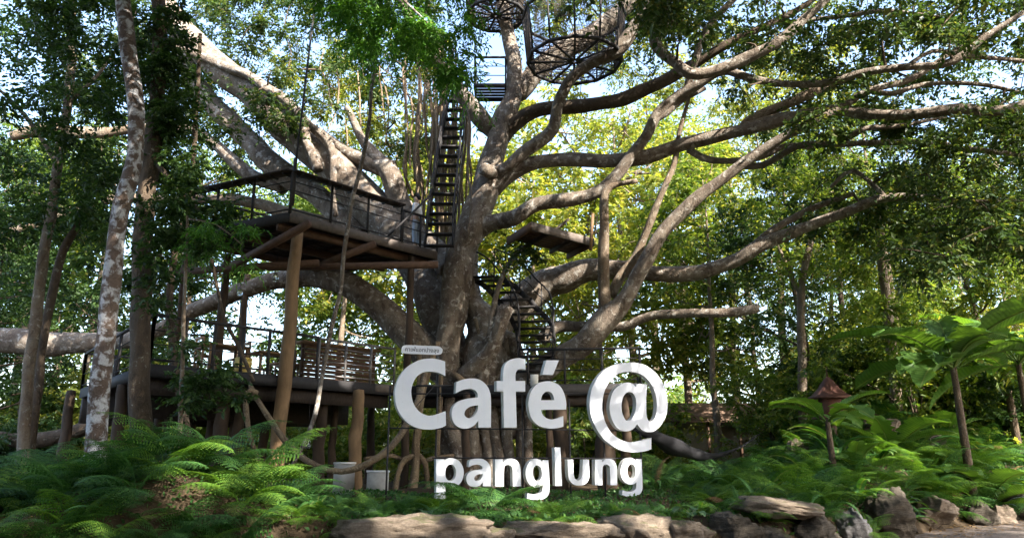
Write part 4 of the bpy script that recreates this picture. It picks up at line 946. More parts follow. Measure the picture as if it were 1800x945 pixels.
# ------------------------------------------------------------------ vines
def vine(label, spec, mat='banyan_bark', name='hanging_vine', wob=0.25):
    mb = MB(); pxtube(mb, spec, sides=8, step=0.2, lump=0.08, wob=wob)
    return tag(mb.build(name, mat, None, True), label, 'vine')
vine('long thin liana hanging from the crown past the upper and lower decks', [(672, -40, 17.4, 7), (664, 60, 17.4, 7), (655, 150, 17.4, 7), (645, 240, 17.4, 7), (630, 310, 17.4, 8), (616, 370, 17.4, 8), (604, 450, 17.4, 8), (596, 520, 17.4, 8), (578, 600, 17.3, 8), (566, 665, 17.2, 8), (548, 745, 17, 8), (524, 800, 16.8, 7), (495, 845, 16.7, 6)])
vine('thick vine loop sagging like a swing under the lower deck', [(438, 672, 17.2, 8), (452, 700, 17, 9), (485, 750, 16.9, 10), (520, 795, 16.8, 11), (555, 820, 16.7, 11), (600, 828, 16.7, 11), (650, 812, 16.8, 12), (690, 780, 17, 12), (715, 748, 17.3, 12), (735, 705, 17.8, 11), (748, 650, 18.4, 9)], 'root_bark')
vine('crooked pale vine with a bent top left of the sagging vine loop', [(468, 845, 16.5, 6), (452, 800, 16.5, 7), (440, 765, 16.5, 8), (432, 725, 16.6, 9), (432, 698, 16.6, 9), (440, 684, 16.7, 9), (452, 690, 16.8, 8)], 'root_bark')
vine('thin cord-like vine dangling beside the steep stair', [(824, 165, 20.4, 3), (824, 220, 20.4, 3), (822, 300, 20.3, 4), (828, 350, 20.2, 4), (822, 410, 20.2, 3)])
vine('dark vine trailing from the upper deck edge at the left', [(372, 455, 17.4, 6), (380, 500, 17.4, 6), (396, 560, 17.3, 6), (420, 610, 17.2, 7), (445, 670, 17.1, 7)], 'dark_bark')
mb = MB()
H0 = at(1112, 752, 19.6); H1 = at(1335, 762, 22)
PH = [H0, at(1150, 766, 19.8), at(1190, 786, 20.2), at(1225, 799, 20.6), at(1258, 800, 21), at(1300, 786, 21.5), H1]
tube(mb, PH, [.03, .18, .20, .14, .07, .03, .015], sides=10, step=0.12, lump=0.25)
tag(mb.build('hammock', 'black_net', None, True), 'black net hammock bunched up, slung low to the right of the @ symbol', 'hammock')

# ------------------------------------------------------------------ rocks
def rock_mesh(seed, cuts=14):
    r = np.random.default_rng(seed); n = 34
    th, ph = np.meshgrid(np.linspace(0, math.pi, n), np.linspace(0, 2 * math.pi, 2 * n, endpoint=False), indexing='ij')
    v = np.stack([np.sin(th) * np.cos(ph), np.sin(th) * np.sin(ph), np.cos(th)], -1).reshape(-1, 3)
    v = v / np.max(np.abs(v) ** 1.0, axis=1, keepdims=True) * 0.55 + v * 0.45
    for k in range(cuts):
        d = unit(r.normal(0, 1, 3)); c = r.uniform(0.62, 0.98); s = v @ d; v = v - np.maximum(s - c, 0)[:, None] * d
    for k in range(26):
        d = unit(r.normal(0, 1, 3)); v = v + (0.042 / (1 + k * .16)) * np.sin(v @ d * (3 + k * 1.6) + r.uniform(0, 6))[:, None] * unit(v)
    i, j = np.meshgrid(np.arange(n - 1), np.arange(2 * n), indexing='ij'); a = i * 2 * n + j; b = i * 2 * n + (j + 1) % (2 * n)
    return v, np.stack([a, a + 2 * n, b + 2 * n, b], -1).reshape(-1, 4)
def rock(x0, x1, y0, y1, Y, mat, label, seed, depth=None, tilt=0.0, rz=0.0, name='rock'):
    """fills the pixel box x0..x1, y0..y1 at distance Y"""
    a = at(x0, (y0 + y1) / 2, Y); b = at(x1, (y0 + y1) / 2, Y); t = at((x0 + x1) / 2, y0, Y); u = at((x0 + x1) / 2, y1, Y)
    w = b[0] - a[0]; h = t[2] - u[2]; c = (t + u) / 2
    v, f = rock_mesh(seed); v = v * np.array([w / 1.9, (depth or w * .6) / 2, h / 1.8])
    o = link(name, mesh_np(name, v, f, mat, False)); c = c + np.array([0, (depth or w * .6) * .35, 0])
    if Y > 17: c[2] = float(gh(c[0], c[1])) + h * .15
    o.location = tuple(c); o.rotation_euler = (0, tilt, rz)
    for p in o.data.polygons: p.use_smooth = True
    return tag(o, label, 'rock')
rock(596, 850, 908, 968, 11.0, 'tan_rock', 'long tan slab with a pointed right end at the bottom centre-left', 3, 1.0, -0.06, 0.05, 'rock_slab')
rock(812, 905, 932, 975, 11.2, 'tan_rock', 'low pale stone between the two long tan slabs at the bottom edge', 5, .6)
rock(890, 1085, 917, 975, 11.5, 'tan_rock', 'mossy tan stone block at the bottom, under the letters panglung', 8, .8, 0.0, 0.0)
rock(1060, 1195, 912, 975, 11.9, 'tan_rock', 'broad tan stone at the bottom edge under the right end of panglung', 9, 1.0, 0.03, 0.05)
rock(1180, 1262, 922, 975, 11.9, 'tan_rock', 'smaller tan stone beside the broad one at the bottom edge', 12, .7, 0.0)
rock(1308, 1460, 877, 914, 12.9, 'tan_rock', 'flat brown slab laid like a shelf above dark stones at right', 14, .9, 0.03, -.08, 'rock_slab')
rock(1255, 1350, 908, 975, 12.5, 'dark_rock', 'dark shaded stone under the left end of the brown shelf slab', 17, .7)
rock(1320, 1400, 925, 980, 12.5, 'dark_rock', 'mossy dark stone at the bottom edge below the brown shelf slab', 18, .6)
rock(1395, 1490, 905, 985, 13.0, 'dark_rock', 'rough brown boulder propping the right end of the shelf slab', 21, .8, .1, .3)
rock(1478, 1540, 892, 975, 13.6, 'grey_rock', 'pale grey upright boulder at the bottom right of the bank', 24, .7, .15, .2)
rock(1535, 1622, 868, 960, 14.6, 'dark_rock', 'tall dark boulder between the pale grey and tan boulders', 27, .9, -.1, .2)
rock(1612, 1690, 876, 926, 16.4, 'tan_rock', 'smooth tan boulder at the edge of the gravel path', 31, .9, .1, .4)
rock(1700, 1760, 810, 880, 17.6, 'dark_rock', 'dark rock in the fern bank near the right edge', 35, .9, .0, .1)
rock(1745, 1790, 855, 900, 18.2, 'tan_rock', 'tan rock showing through ferns at the far right edge of the bank', 37, .6, .2, .1)
rock(1760, 1860, 770, 850, 19.0, 'dark_rock', 'large brown rock high in the bank at the right edge', 39, 1.2, .1, .1)
rock(1520, 1590, 660, 715, 21, 'tan_rock', 'tan rock on the slope behind the ferns, under the thin tree', 41, 1.0, .1, .1)
rock(1580, 1660, 690, 745, 20.4, 'dark_rock', 'dark mossy rock on the slope left of the banana stem', 43, 1.0, .1, .1)
rock(1380, 1430, 720, 775, 20.0, 'tan_rock', 'sunlit tan rock below the small spirit house', 47, .8, .1, .1)

# ------------------------------------------------------------------ spirit house and pavilion
sp_ = at(1458, 700, 20.5); sg = float(gh(sp_[0], sp_[1])); zt = sp_[2]
sh = thing('spirit_house', 'small spirit house with a steep dark red tiled roof among the plants', 'shrine', (sp_[0], sp_[1], sg))
mb = MB(); beam(mb, (0, 0, 0), (0, 0, zt - .55 - sg), .16, .16); lpart(mb, 'post', 'beam_wood', sh)
b0 = zt - .55 - sg
mb = MB(); beam(mb, (-.4, 0, b0 + .03), (.4, 0, b0 + .03), .7, .06); lpart(mb, 'platform', 'beam_wood', sh)
mb = MB(); beam(mb, (-.24, 0, b0 + .3), (.24, 0, b0 + .3), .42, .48); lpart(mb, 'cabin', 'roof_tile', sh)
mb = MB(); prof = [(.46, 0), (.33, .1), (.20, .28), (.10, .48), (.0, .62)]
V = []; 
for r, z in prof: V += [(-r * 1.1, -r, z + b0 + .55), (r * 1.1, -r, z + b0 + .55), (r * 1.1, r, z + b0 + .55), (-r * 1.1, r, z + b0 + .55)]
mb.add(V, q=np.array([(i * 4 + k, i * 4 + (k + 1) % 4, i * 4 + 4 + (k + 1) % 4, i * 4 + 4 + k) for i in range(4) for k in range(4)] + [(3, 2, 1, 0)])); rf = lpart(mb, 'roof', 'roof_tile', sh)
mb = MB(); cyl(mb, (0, 0, b0 + 1.1), (0, 0, b0 + 1.42), .022, 6, .006); o = lpart(mb, 'finial', 'roof_tile', rf)
pv = at(1265, 790, 34); pg = float(gh(pv[0], pv[1])); ez = float(at(1265, 742, 34)[2])
pav = thing('garden_pavilion', 'low white-walled building with brown roof glimpsed far behind the hammock', 'building', (pv[0], pv[1], pg))
mb = MB(); beam(mb, (-2.2, 1.0, (ez - pg) / 2), (2.2, 1.0, (ez - pg) / 2), .15, ez - pg); lpart(mb, 'wall', 'white_panel', pav)
mb = MB(); H = ez - pg; mb.add([(-2.7, -1.2, H), (2.7, -1.2, H), (2.7, 2.2, H), (-2.7, 2.2, H), (-2.2, .5, H + .9), (2.2, .5, H + .9)], q=np.array([(0, 1, 5, 4), (2, 3, 4, 5), (3, 2, 1, 0)]), t=np.array([(1, 2, 5), (3, 0, 4)])); lpart(mb, 'roof', 'roof_brown', pav)
for x in (-2.1, -.7, .7, 2.1): mb = MB(); beam(mb, (x, -.9, 0), (x, -.9, H - .01), .12, .12); lpart(mb, 'post', 'beam_wood', pav)

# ------------------------------------------------------------------ ferns
def frond_mesh(name, L, npin, npl, width, arch, mat, seed, stipe=0.22, simple=False):
    """an arching fern frond along +x, divided twice (or once if simple)"""
    r = np.random.default_rng(seed)
    s = np.linspace(0, 1, 26)
    ang = np.interp(s, [0, 1], [arch[0], arch[1]]); ds = L / 25
    X = np.concatenate([[0], np.cumsum(np.cos(ang[:-1]) * ds)]); Z = np.concatenate([[0], np.cumsum(np.sin(ang[:-1]) * ds)])
    mb = MB(); tube(mb, [(X[i], 0, Z[i]) for i in range(0, 26, 5)], [0.007 * (1 - .8 * i / 25) for i in range(0, 26, 5)], sides=4, step=None, cap=False)
    Q = []
    for k in range(npin):
        t = stipe + (1 - stipe) * (k + .5) / npin; w = (t - stipe) / (1 - stipe)
        pl = width * (min(1, .55 + w * 3.2) * (1 - w) ** .75 + .03) * r.uniform(.88, 1.1)
        x = np.interp(t, s, X); z = np.interp(t, s, Z); a = np.interp(t, s, ang)
        tx = np.array([math.cos(a), 0, math.sin(a)]); nz = np.array([-math.sin(a), 0, math.cos(a)])
        for sg in (-1, 1):
            d = unit(tx * .42 + np.array([0, sg, 0]) + nz * (-.12) + r.normal(0, .06, 3)); p0 = np.array([x, 0, z])
            if simple:
                wv = unit(np.cross(d, nz)) * (L / npin * .42); Q.append([p0, p0 + d * pl * .35 + wv, p0 + d * pl - nz * pl * .18, p0 + d * pl * .35 - wv]); continue
            side = unit(np.cross(nz, d)); m = npl
            for j in range(m):
                u = (j + .6) / m; pj = p0 + d * pl * u - nz * pl * .20 * u * u; ll = pl * .30 * (1 - u * .85) + .008
                for s2 in (-1, 1):
                    dd = unit(side * s2 + d * .55 - nz * .1); wv = unit(np.cross(dd, nz)) * (pl / m * .36)
                    Q.append([pj, pj + dd * ll * .45 + wv, pj + dd * ll - nz * ll * .15, pj + dd * ll * .45 - wv])
    Q = np.array(Q); b = np.arange(len(Q))[:, None] * 4
    mb.add(Q.reshape(-1, 3), t=np.concatenate([b + np.array([0, 1, 2]), b + np.array([0, 2, 3])], 1).reshape(-1, 3))
    return mb.mesh(name, mat)
FR = {}
for kind, mat in (('a', 'fern_leaf'), ('b', 'bright_fern_leaf'), ('u', 'blue_fern_leaf'), ('d', 'dead_fern_leaf')):
    FR[kind] = [frond_mesh('frond', 1.25, 14, 8, .42, (R(62), R(-36)), mat, 1), frond_mesh('frond', 1.1, 13, 8, .44, (R(46), R(-40)), mat, 2), frond_mesh('frond', 1.35, 15, 8, .38, (R(72), R(-20)), mat, 3), frond_mesh('frond', 1.3, 14, 8, .48, (R(38), R(-22)), mat, 7)]
    FR[kind + 's'] = [frond_mesh('frond', 1.0, 30, 1, .11, (R(64), R(-45)), mat, 4, .12, True), frond_mesh('frond', .9, 28, 1, .10, (R(50), R(-52)), mat, 5, .12, True), frond_mesh('frond', 1.1, 32, 1, .12, (R(76), R(-20)), mat, 6, .12, True)]
def fern(x, y, scale, kind, label, group, n=None, z=None, name='fern'):
    o = thing(name, label, 'fern', (x, y, (float(gh(x, y)) if z is None else z) - .03), group); n = n or random.randint(7, 10); a0 = random.uniform(0, 6.28)
    o.scale = (scale,) * 3
    for k in range(n):
        f = bpy.data.objects.new('frond', random.choice(FR['ds' if kind[-1] == 's' else 'd'] if random.random() < .012 else FR[kind])); COL.objects.link(f); f.parent = o
        f.rotation_euler = (random.uniform(-.25, .25), random.uniform(-.28, .22), a0 + 6.283 * k / n + random.uniform(-.3, .3))
        f.scale = (random.uniform(.75, 1.15),) * 3
    return o
def bank(n, x0, x1, d0, d1, sc0, sc1, kinds, label, group, mind=.45, tries=4000, avoid=None):
    pts = []
    while len(pts) < n and tries:
        tries -= 1; x = random.uniform(x0, x1); y = np.interp(x, YR[:, 0], YR[:, 1]) + random.uniform(d0, d1)
        if any((x - a) ** 2 + (y - b) ** 2 < mind ** 2 for a, b in pts) or (avoid and avoid(x, y)): continue
        pts.append((x, y)); fern(x, y, random.uniform(sc0, sc1), random.choice(kinds), label, group)
def sign_clear(x, y):                    # stay out of the letters, low plants only just in front of them
    w = np.array([x, y, 0]) - np.array([SP[0], SP[1], 0]); return -.3 < w @ SU < 5.9 and -.1 < -(w @ SN) < 1.2
bank(32, -8.4, -3.7, -.3, 2.6, .85, 1.25, ['a', 'a', 'b'], 'feathery green fern in the thick fern bank at the lower left', 'ferns of the lower left bank', .48)
bank(22, -8.0, -3.3, -.75, .45, .7, .95, ['a', 'a', 'b'], 'fern along the front foot of the lower left bank', 'ferns at the foot of the left bank', .3)
bank(12, -11.5, -6.5, .6, 3.4, .8, 1.15, ['a', 'as', 'b'], 'fern at the far left edge, left of the pale spotted trunk', 'ferns at the far left edge', .6)
bank(26, -3.7, -0.9, .2, 3.2, .42, .62, ['a', 'b', 'as'], 'low fern between the left rock slab and the deck posts', 'ferns behind the left rock slab', .45)
bank(46, -1.7, 2.8, .2, 2.0, .27, .40, ['a', 'a', 'b', 'as'], 'small fern in front of the letters panglung', 'ferns in front of the small letters', .38, avoid=sign_clear)
bank(28, 3.55, 6.0, .4, 4.4, .5, .85, ['a', 'a', 'as', 'b'], 'feathery fern right of the small letters, above the brown shelf slab', 'ferns between sign and shelf slab', .45, avoid=sign_clear)
bank(52, 5.0, 9.6, .35, 4.8, .7, 1.1, ['a', 'as', 'as', 'b'], 'arching fern on the slope above the boulders at the right', 'ferns above the right boulders', .5)
bank(64, 8.8, 16.5, .1, 6.0, .8, 1.3, ['a', 'as', 'as', 'b'], 'fern on the steep bank at the right edge by the gravel path', 'ferns by the gravel path', .6)
bank(40, 9.3, 14.5, .1, 2.6, .75, 1.15, ['a', 'as', 'b'], 'fern low on the bank around the foot of the tall banana plant', 'ferns at the foot of the tall banana', .36)
bank(38, 3.0, 11.5, 4.5, 10.0, .8, 1.3, ['a', 'as', 'b'], 'fern on the slope behind, around the spirit house', 'ferns around the spirit house', .7)
q = at(850, 868, 13.6); fern(q[0], q[1], 1.2, 'a', 'tall arching fern hiding the lower halves of the letters p and a', None, 11)
q = at(1622, 860, 16.9); fern(q[0], q[1], .75, 'us', 'bluish silver fern above the tan boulder by the path', None, 9, float(gh(q[0], q[1])) + .1)
q = at(1525, 885, 13.9); fern(q[0], q[1], .6, 'b', 'bright yellow-green fern spilling over the pale grey boulder', None, 9, float(gh(q[0], q[1])) + .15)
q = at(985, 880, 12.6); fern(q[0], q[1], .6, 'b', 'bright yellow-green fern below the letters l and u', None, 9)
q = at(1745, 800, 19.3); fern(q[0], q[1], .8, 'us', 'pale bluish fern high on the bank at the right edge', None, 9)

def scatter(n, x0, x1, d0, d1, zlo, zhi, size, mat, name, label, flat):
    x = rng.uniform(x0, x1, n); y = np.interp(x, YR[:, 0], YR[:, 1]) + rng.uniform(d0, d1, n); S = np.stack([x, y, gh(x, y) + rng.uniform(zlo, zhi, n) + .022], 1)
    D = rng.normal(0, 1, (n, 3)); D[:, 2] = np.abs(D[:, 2]) * (.08 if flat else .8); D = unit(D); nr = unit(np.array([0, 0, 1.0]) + rng.normal(0, .15 if flat else .5, (n, 3)))
    w = unit(np.cross(D, nr)); sz = size * rng.uniform(.5, 1.3, (n, 1))
    Q = np.stack([S, S + D * sz * .45 + w * sz * .26 + nr * .006, S + D * sz, S + D * sz * .45 - w * sz * .26 + nr * .006], 1)
    o = link(name, leaf_mesh(name, Q, mat)); o['kind'] = 'stuff'; o['label'] = label
scatter(9000, -10, 15, -1.6, 6, 0, .02, .10, 'dead_fern_leaf', 'leaf_litter', 'brown fallen leaves scattered over the bank and path edge', True)
scatter(30000, -10, 15, .15, 7, .0, .05, .085, 'fern_leaf', 'ground_cover', 'low green leafy ground cover between the ferns', False)

# ------------------------------------------------------------------ broad-leaved plants
def blade_mesh(name, L, W, arch, mat, seed, nL=14, fold=.25, wave=.06, stalk=.0, tear=0.0, pos=.45):
    """lanceolate leaf along +x arching with angle from arch[0] to arch[1]"""
    r = np.random.default_rng(seed); s = np.linspace(0, 1, nL + 1); ang = np.interp(s, [0, 1], arch)
    X = np.concatenate([[0], np.cumsum(np.cos(ang[:-1]) * L / nL)]); Z = np.concatenate([[0], np.cumsum(np.sin(ang[:-1]) * L / nL)])
    mb = MB(); V = []
    for i, t in enumerate(s):
        u = max(0, (t - stalk) / (1 - stalk)); w = W * .5 * (math.sin(math.pi * min(1, u ** (math.log(.5) / math.log(pos)))) ** .7 if 0 < u < 1 else 0.01)
        nz = np.array([-math.sin(ang[i]), 0, math.cos(ang[i])]); p = np.array([X[i], 0, Z[i]])
        for k in (-2, -1, 0, 1, 2):
            wv = wave * math.sin(7 * t + k + seed) * abs(k) / 2 * w * 2; tr_ = tear * r.uniform(-1, .3) * (abs(k) == 2) * w
            V.append(p + np.array([0, k / 2 * (w + tr_), 0]) + nz * (fold * abs(k) / 2 * w + wv))
    q = [(i * 5 + k, i * 5 + 5 + k, i * 5 + 6 + k, i * 5 + 1 + k) for i in range(nL) for k in range(4)]
    mb.add(V, q=np.array(q)); tube(mb, [(X[i], 0, Z[i] - .004) for i in range(0, nL + 1, 2)], [.018 * L * (1 - .85 * i / nL) * .6 for i in range(0, nL + 1, 2)], sides=5, step=None, cap=False)
    return mb.mesh(name, mat, True)
def leafy(name, label, cat, x, y, meshes, n, scale, tilt, group=None, z0=0.0, z=None):
    o = thing(name, label, cat, (x, y, (float(gh(x, y)) - .02) if z is None else z), group); a0 = random.uniform(0, 6.28)
    for k in range(n):
        f = bpy.data.objects.new('leaf', random.choice(meshes)); COL.objects.link(f); f.parent = o; f.location = (0, 0, z0 + random.uniform(-.05, .05) * (z0 > 0))
        f.rotation_euler = (random.uniform(-.2, .2), random.uniform(*tilt), a0 + 2.4 * k + random.uniform(-.3, .3)); f.scale = (scale * random.uniform(.75, 1.2),) * 3
    return o
STRAP = [blade_mesh('leaf', .75, .13, (R(70), R(-35)), 'strap_leaf', s) for s in (1, 2)] + [blade_mesh('leaf', .65, .15, (R(55), R(-45)), 'strap_leaf', 3)]
BAN = [blade_mesh('leaf', 2.0, .72, (R(58), R(-12)), 'banana_leaf', 4, 26, .3, .08, .16, .5), blade_mesh('leaf', 2.2, .80, (R(45), R(-22)), 'banana_leaf', 5, 26, .3, .08, .16, .55), blade_mesh('leaf', 1.8, .75, (R(30), R(-30)), 'banana_leaf', 6, 26, .3, .09, .15, .5)]
TARO = [blade_mesh('leaf', .9, .42, (R(70), R(-70)), 'taro_leaf', 7, 14, .2, .05, .4, .1, .4), blade_mesh('leaf', .8, .40, (R(60), R(-60)), 'taro_leaf', 8, 14, .2, .05, .35, .1, .4)]
for px, py, Y, sc_, lab in ((520, 930, 10.6, .95, 'strap-leaved plant left of the long tan slab, at the bottom edge'), (600, 935, 10.7, .95, 'broad strap-leaved plant overlapping the left end of the tan slab'), (655, 930, 10.9, .7, 'small strap-leaved plant growing on the left end of the tan slab'),
                            (560, 880, 12.2, 1.0, 'upright strap-leaved clump behind the left slab, in front of the grey box'), (1230, 880, 13.6, .7, 'dark strap-leaved plant right of the final g'), (1440, 800, 15, 1.05, 'big strap-leaved clump on the right slope, left of the bright fern'),
                            (1500, 805, 15.6, 1.1, 'big upright strap-leaved clump right of the middle of the right slope'), (1575, 790, 16.4, 1.0, 'strap-leaved clump on the right slope nearest the banana stem'), (1390, 830, 14.5, .8, 'strap-leaved clump just above the brown shelf slab'), (740, 945, 10.6, .4, 'tiny leafy sprig in front of the tan slab'), (1345, 800, 16, 1.5, 'tall strap-leaved clump right of the hammock'), (1470, 730, 19, 2.0, 'very large broad-leaved clump beside the spirit house'), (1600, 700, 20.5, 2.2, 'very large broad-leaved clump behind the tall banana stem'), (1720, 760, 19.5, 1.9, 'very large broad-leaved clump right of the tall banana stem'), (1575, 830, 15.8, 1.1, 'broad-leaved clump above the tall dark boulder'), (1640, 820, 18, 1.3, 'tall strap-leaved clump left of the tall banana stem'), (1540, 750, 18.5, 1.4, 'large strap-leaved clump below the straight thin trunk'), (1410, 770, 17.5, 1.3, 'large strap-leaved clump left of the short banana plant')):
    q = at(px, py, Y); leafy('strap_leaf_plant', lab, 'plant', q[0], q[1], STRAP, 11, sc_, (-.25, .25))
def banana(px, pyb, pyt, Y, w, n, scale, label, leaves=BAN, tilt=(-.3, .5)):
    t = at(px, pyt, Y); g = float(gh(t[0], t[1])); o = leafy('banana_plant', label, 'banana plant', t[0], t[1], leaves, n, scale, tilt, None, t[2] - g, g)
    mb = MB(); tube(mb, [(0.05, 0, -.1), (.02, 0, (t[2] - g) * .5), (0, 0, t[2] - g + .1)], [prad(w, Y) * 1.2, prad(w, Y), prad(w, Y) * .8], sides=10, step=.2, lump=.05)
    f = bpy.data.objects.new('stem', mb.mesh('stem', 'dark_bark', True)); COL.objects.link(f); f.parent = o; return o
banana(1676, 800, 650, 18.9, 13, 17, 1.3, 'tall banana plant with wide spreading leaves at the right')
banana(1790, 800, 640, 20.0, 12, 10, 1.3, 'banana plant cut off by the right edge of the picture')
banana(1455, 790, 745, 17.2, 10, 8, .8, 'short banana plant in front of the spirit house')
banana(1760, 760, 615, 22.5, 12, 10, 1.3, 'banana plant in the light behind the tall one, near the right edge')
for px, py, Y, lab in ((1620, 720, 19.6, 'stemless banana clump left of the tall banana plant'), (1715, 735, 19.2, 'stemless banana clump just right of the tall banana stem'), (1785, 700, 20.5, 'stemless banana clump against the right edge'), (1560, 740, 19.4, 'stemless banana clump in front of the straight thin trunk'), (1650, 690, 22, 'stemless banana clump in the light behind the tall banana plant')):
    q = at(px, py, Y); leafy('banana_plant', lab, 'banana plant', q[0], q[1], BAN, 8, .85, (-.45, .2))
q = at(1500, 760, 17.4); leafy('banana_plant', 'young banana plant right of the spirit house, without a stem', 'banana plant', q[0], q[1], BAN, 6, .55, (-.5, .1))
for px, py, Y, lab in ((1215, 905, 12.9, 'heart-leaved plant above the stones right of the small letters'), (1300, 868, 13.6, 'heart-leaved plant left of the brown shelf slab'), (745, 905, 12.3, 'heart-leaved plant behind the pointed end of the tan slab'), (1490, 905, 13.1, 'small heart-leaved plant at the foot of the pale grey boulder')):
    q = at(px, py, Y); leafy('heart_leaf_plant', lab, 'plant', q[0], q[1], TARO, 6, .5, (-.3, .2))

# ------------------------------------------------------------------ trees and shrubs
def crown_for(clumps, rads, twigs, n, size, mat, name='crown', aspect=.48, droop=.3, gaps=False):
    Q = clump_leaves(np.asarray(clumps), np.asarray(rads), twigs, n, size, aspect, droop, .6)
    return leaf_mesh(name, carve(Q) if gaps else Q, mat)
def make_tree(seed, H, r0, cr, nclump, mat, bark_, low=.3, leaf=.16, lean=.05, twigs=14, crad=(.55, 1.0)):
    """trunk with limbs + crown, local coordinates"""
    r = np.random.default_rng(seed); mb = MB(); n = 7
    P = [np.array([0, 0, -.3])]
    for i in range(1, n + 1): P.append(np.array([P[-1][0] + r.normal(0, lean * H / n), P[-1][1] + r.normal(0, lean * H / n), H * i / n * .92]))
    Rr = [r0 * (1.15 - 1.0 * i / n) for i in range(n + 1)]; tube(mb, P, Rr, sides=8, step=.5, lump=.06)
    P = np.array(P); cl = []; rd = []
    nl = 9
    for k in range(nl):
        t = low + (1 - low) * (k + .5) / nl; i = t * n; b = P[int(i)] * (1 - i % 1) + P[min(n, int(i) + 1)] * (i % 1)
        a = r.uniform(0, 6.28); L = cr * (1.15 - .75 * t) * r.uniform(.7, 1.15); e = b + np.array([math.cos(a) * L, math.sin(a) * L, L * r.uniform(.15, .7)])
        m = (b + e) / 2 + np.array([0, 0, -.08 * L]) + r.normal(0, .06 * L, 3); tube(mb, [b, m, e], [r0 * .42 * (1.1 - t * .6), r0 * .25, .02], sides=6, step=.5)
        per_l = nclump // nl
        for j in range(per_l):
            u = r.uniform(.35, 1.15); c = (b * (1 - u) + e * u) + r.normal(0, cr * .22, 3); cl.append(c); rd.append(r.uniform(*crad))
            if j % 2 == 0: tube(mb, [b * (1 - u * .8) + e * u * .8, (c + b * (1 - u * .8) + e * u * .8) / 2 + r.normal(0, .1, 3), c], [.03, .02, .008], sides=4, step=None, cap=False)
    tm = mb.mesh('trunk', bark_, True); return tm, crown_for(cl, rd, twigs, 10, leaf, mat)
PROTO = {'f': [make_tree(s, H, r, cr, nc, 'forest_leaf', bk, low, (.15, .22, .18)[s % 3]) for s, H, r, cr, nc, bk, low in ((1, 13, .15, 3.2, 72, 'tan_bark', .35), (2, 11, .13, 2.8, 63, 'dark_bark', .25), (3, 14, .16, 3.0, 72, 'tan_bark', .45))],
         'g': [make_tree(s, H, r, cr, nc, 'sunlit_gold_leaf', bk, low, (.15, .21)[s % 2]) for s, H, r, cr, nc, bk, low in ((4, 12, .14, 3.0, 72, 'tan_bark', .25), (5, 10, .12, 2.8, 63, 'tan_bark', .2))],
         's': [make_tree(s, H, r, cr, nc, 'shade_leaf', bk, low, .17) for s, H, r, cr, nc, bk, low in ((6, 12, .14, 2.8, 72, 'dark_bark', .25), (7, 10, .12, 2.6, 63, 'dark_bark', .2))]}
def plant_tree(px, Y, kind, var, scale, label, group, rot=None):
    x = (px - 900) / FPX * Y * 1.0; z = float(gh(x, Y)); o = thing('forest_tree', label, 'tree', (x, Y, z), group); o.rotation_euler = (0, 0, random.uniform(0, 6.28) if rot is None else rot); o.scale = (scale,) * 3
    tm, cm = PROTO[kind][var % len(PROTO[kind])]
    for nm, me in (('trunk', tm), ('crown', cm)):
        c = bpy.data.objects.new(nm, me); COL.objects.link(c); c.parent = o
    return o
ORD = ['leftmost', 'second from the left', 'third from the left', 'fourth from the left', 'fifth from the left', 'sixth from the left', 'seventh from the left', 'eighth from the left', 'ninth from the left', 'tenth from the left', 'eleventh from the left', 'twelfth from the left', 'thirteenth from the left', 'fourteenth from the left', 'fifteenth from the left', 'sixteenth from the left', 'seventeenth from the left', 'rightmost']
ZONES = [
    ('tree in the sunlit wood behind the right-hand limbs', 'trees behind the right-hand limbs',
     [(1250, 30, 'f', 0, 1.0), (1330, 33, 's', 1, 1.2), (1420, 28, 's', 0, 1.0), (1500, 35, 'f', 1, 1.3), (1570, 27, 'f', 2, .95), (1640, 31, 's', 0, .95), (1720, 29, 'f', 1, 1.0), (1800, 33, 'f', 1, 1.0), (1200, 36, 'g', 1, 1.7), (1380, 40, 'g', 0, 1.9), (1600, 42, 'g', 1, 1.2), (1700, 38, 'f', 0, 1.0), (1860, 27, 'f', 2, 1.0), (1480, 44, 'f', 2, 1.2), (1780, 44, 'g', 0, 1.1), (1290, 46, 'g', 0, 2.0)]),
    ('slender tree seen between the limbs behind the main trunk', 'trees behind the main trunk',
     [(1110, 39, 'g', 0, 1.8), (1020, 43, 'g', 1, 2.2), (940, 38, 'g', 1, 1.7), (700, 44, 'g', 0, 1.9), (600, 40, 'f', 0, 1.4), (860, 48, 'g', 0, 2.0), (1150, 48, 'f', 2, 1.9), (770, 40, 'g', 1, 2.0), (1060, 34, 'g', 1, 1.2)]),
    ('leafy tree behind the left ends of the decks', 'trees behind the left ends of the decks',
     [(60, 30, 's', 0, 1.1), (150, 34, 'f', 0, 1.3), (-30, 26, 's', 1, 1.0), (230, 29, 's', 0, 1.0), (320, 37, 'f', 1, 1.5), (420, 42, 's', 1, 1.7), (10, 40, 'f', 2, 1.5), (510, 46, 'f', 0, 1.6), (100, 44, 'f', 0, 1.6), (-90, 33, 's', 0, 1.2)])]
for lab, grp, L in ZONES:
    L = sorted(L, key=lambda r: r[0])
    for i, (px, Y, k, v, s) in enumerate(L): plant_tree(px, Y, k, v, s, lab + ', ' + (ORD[i] if i < len(L) - 1 else 'rightmost'), grp)
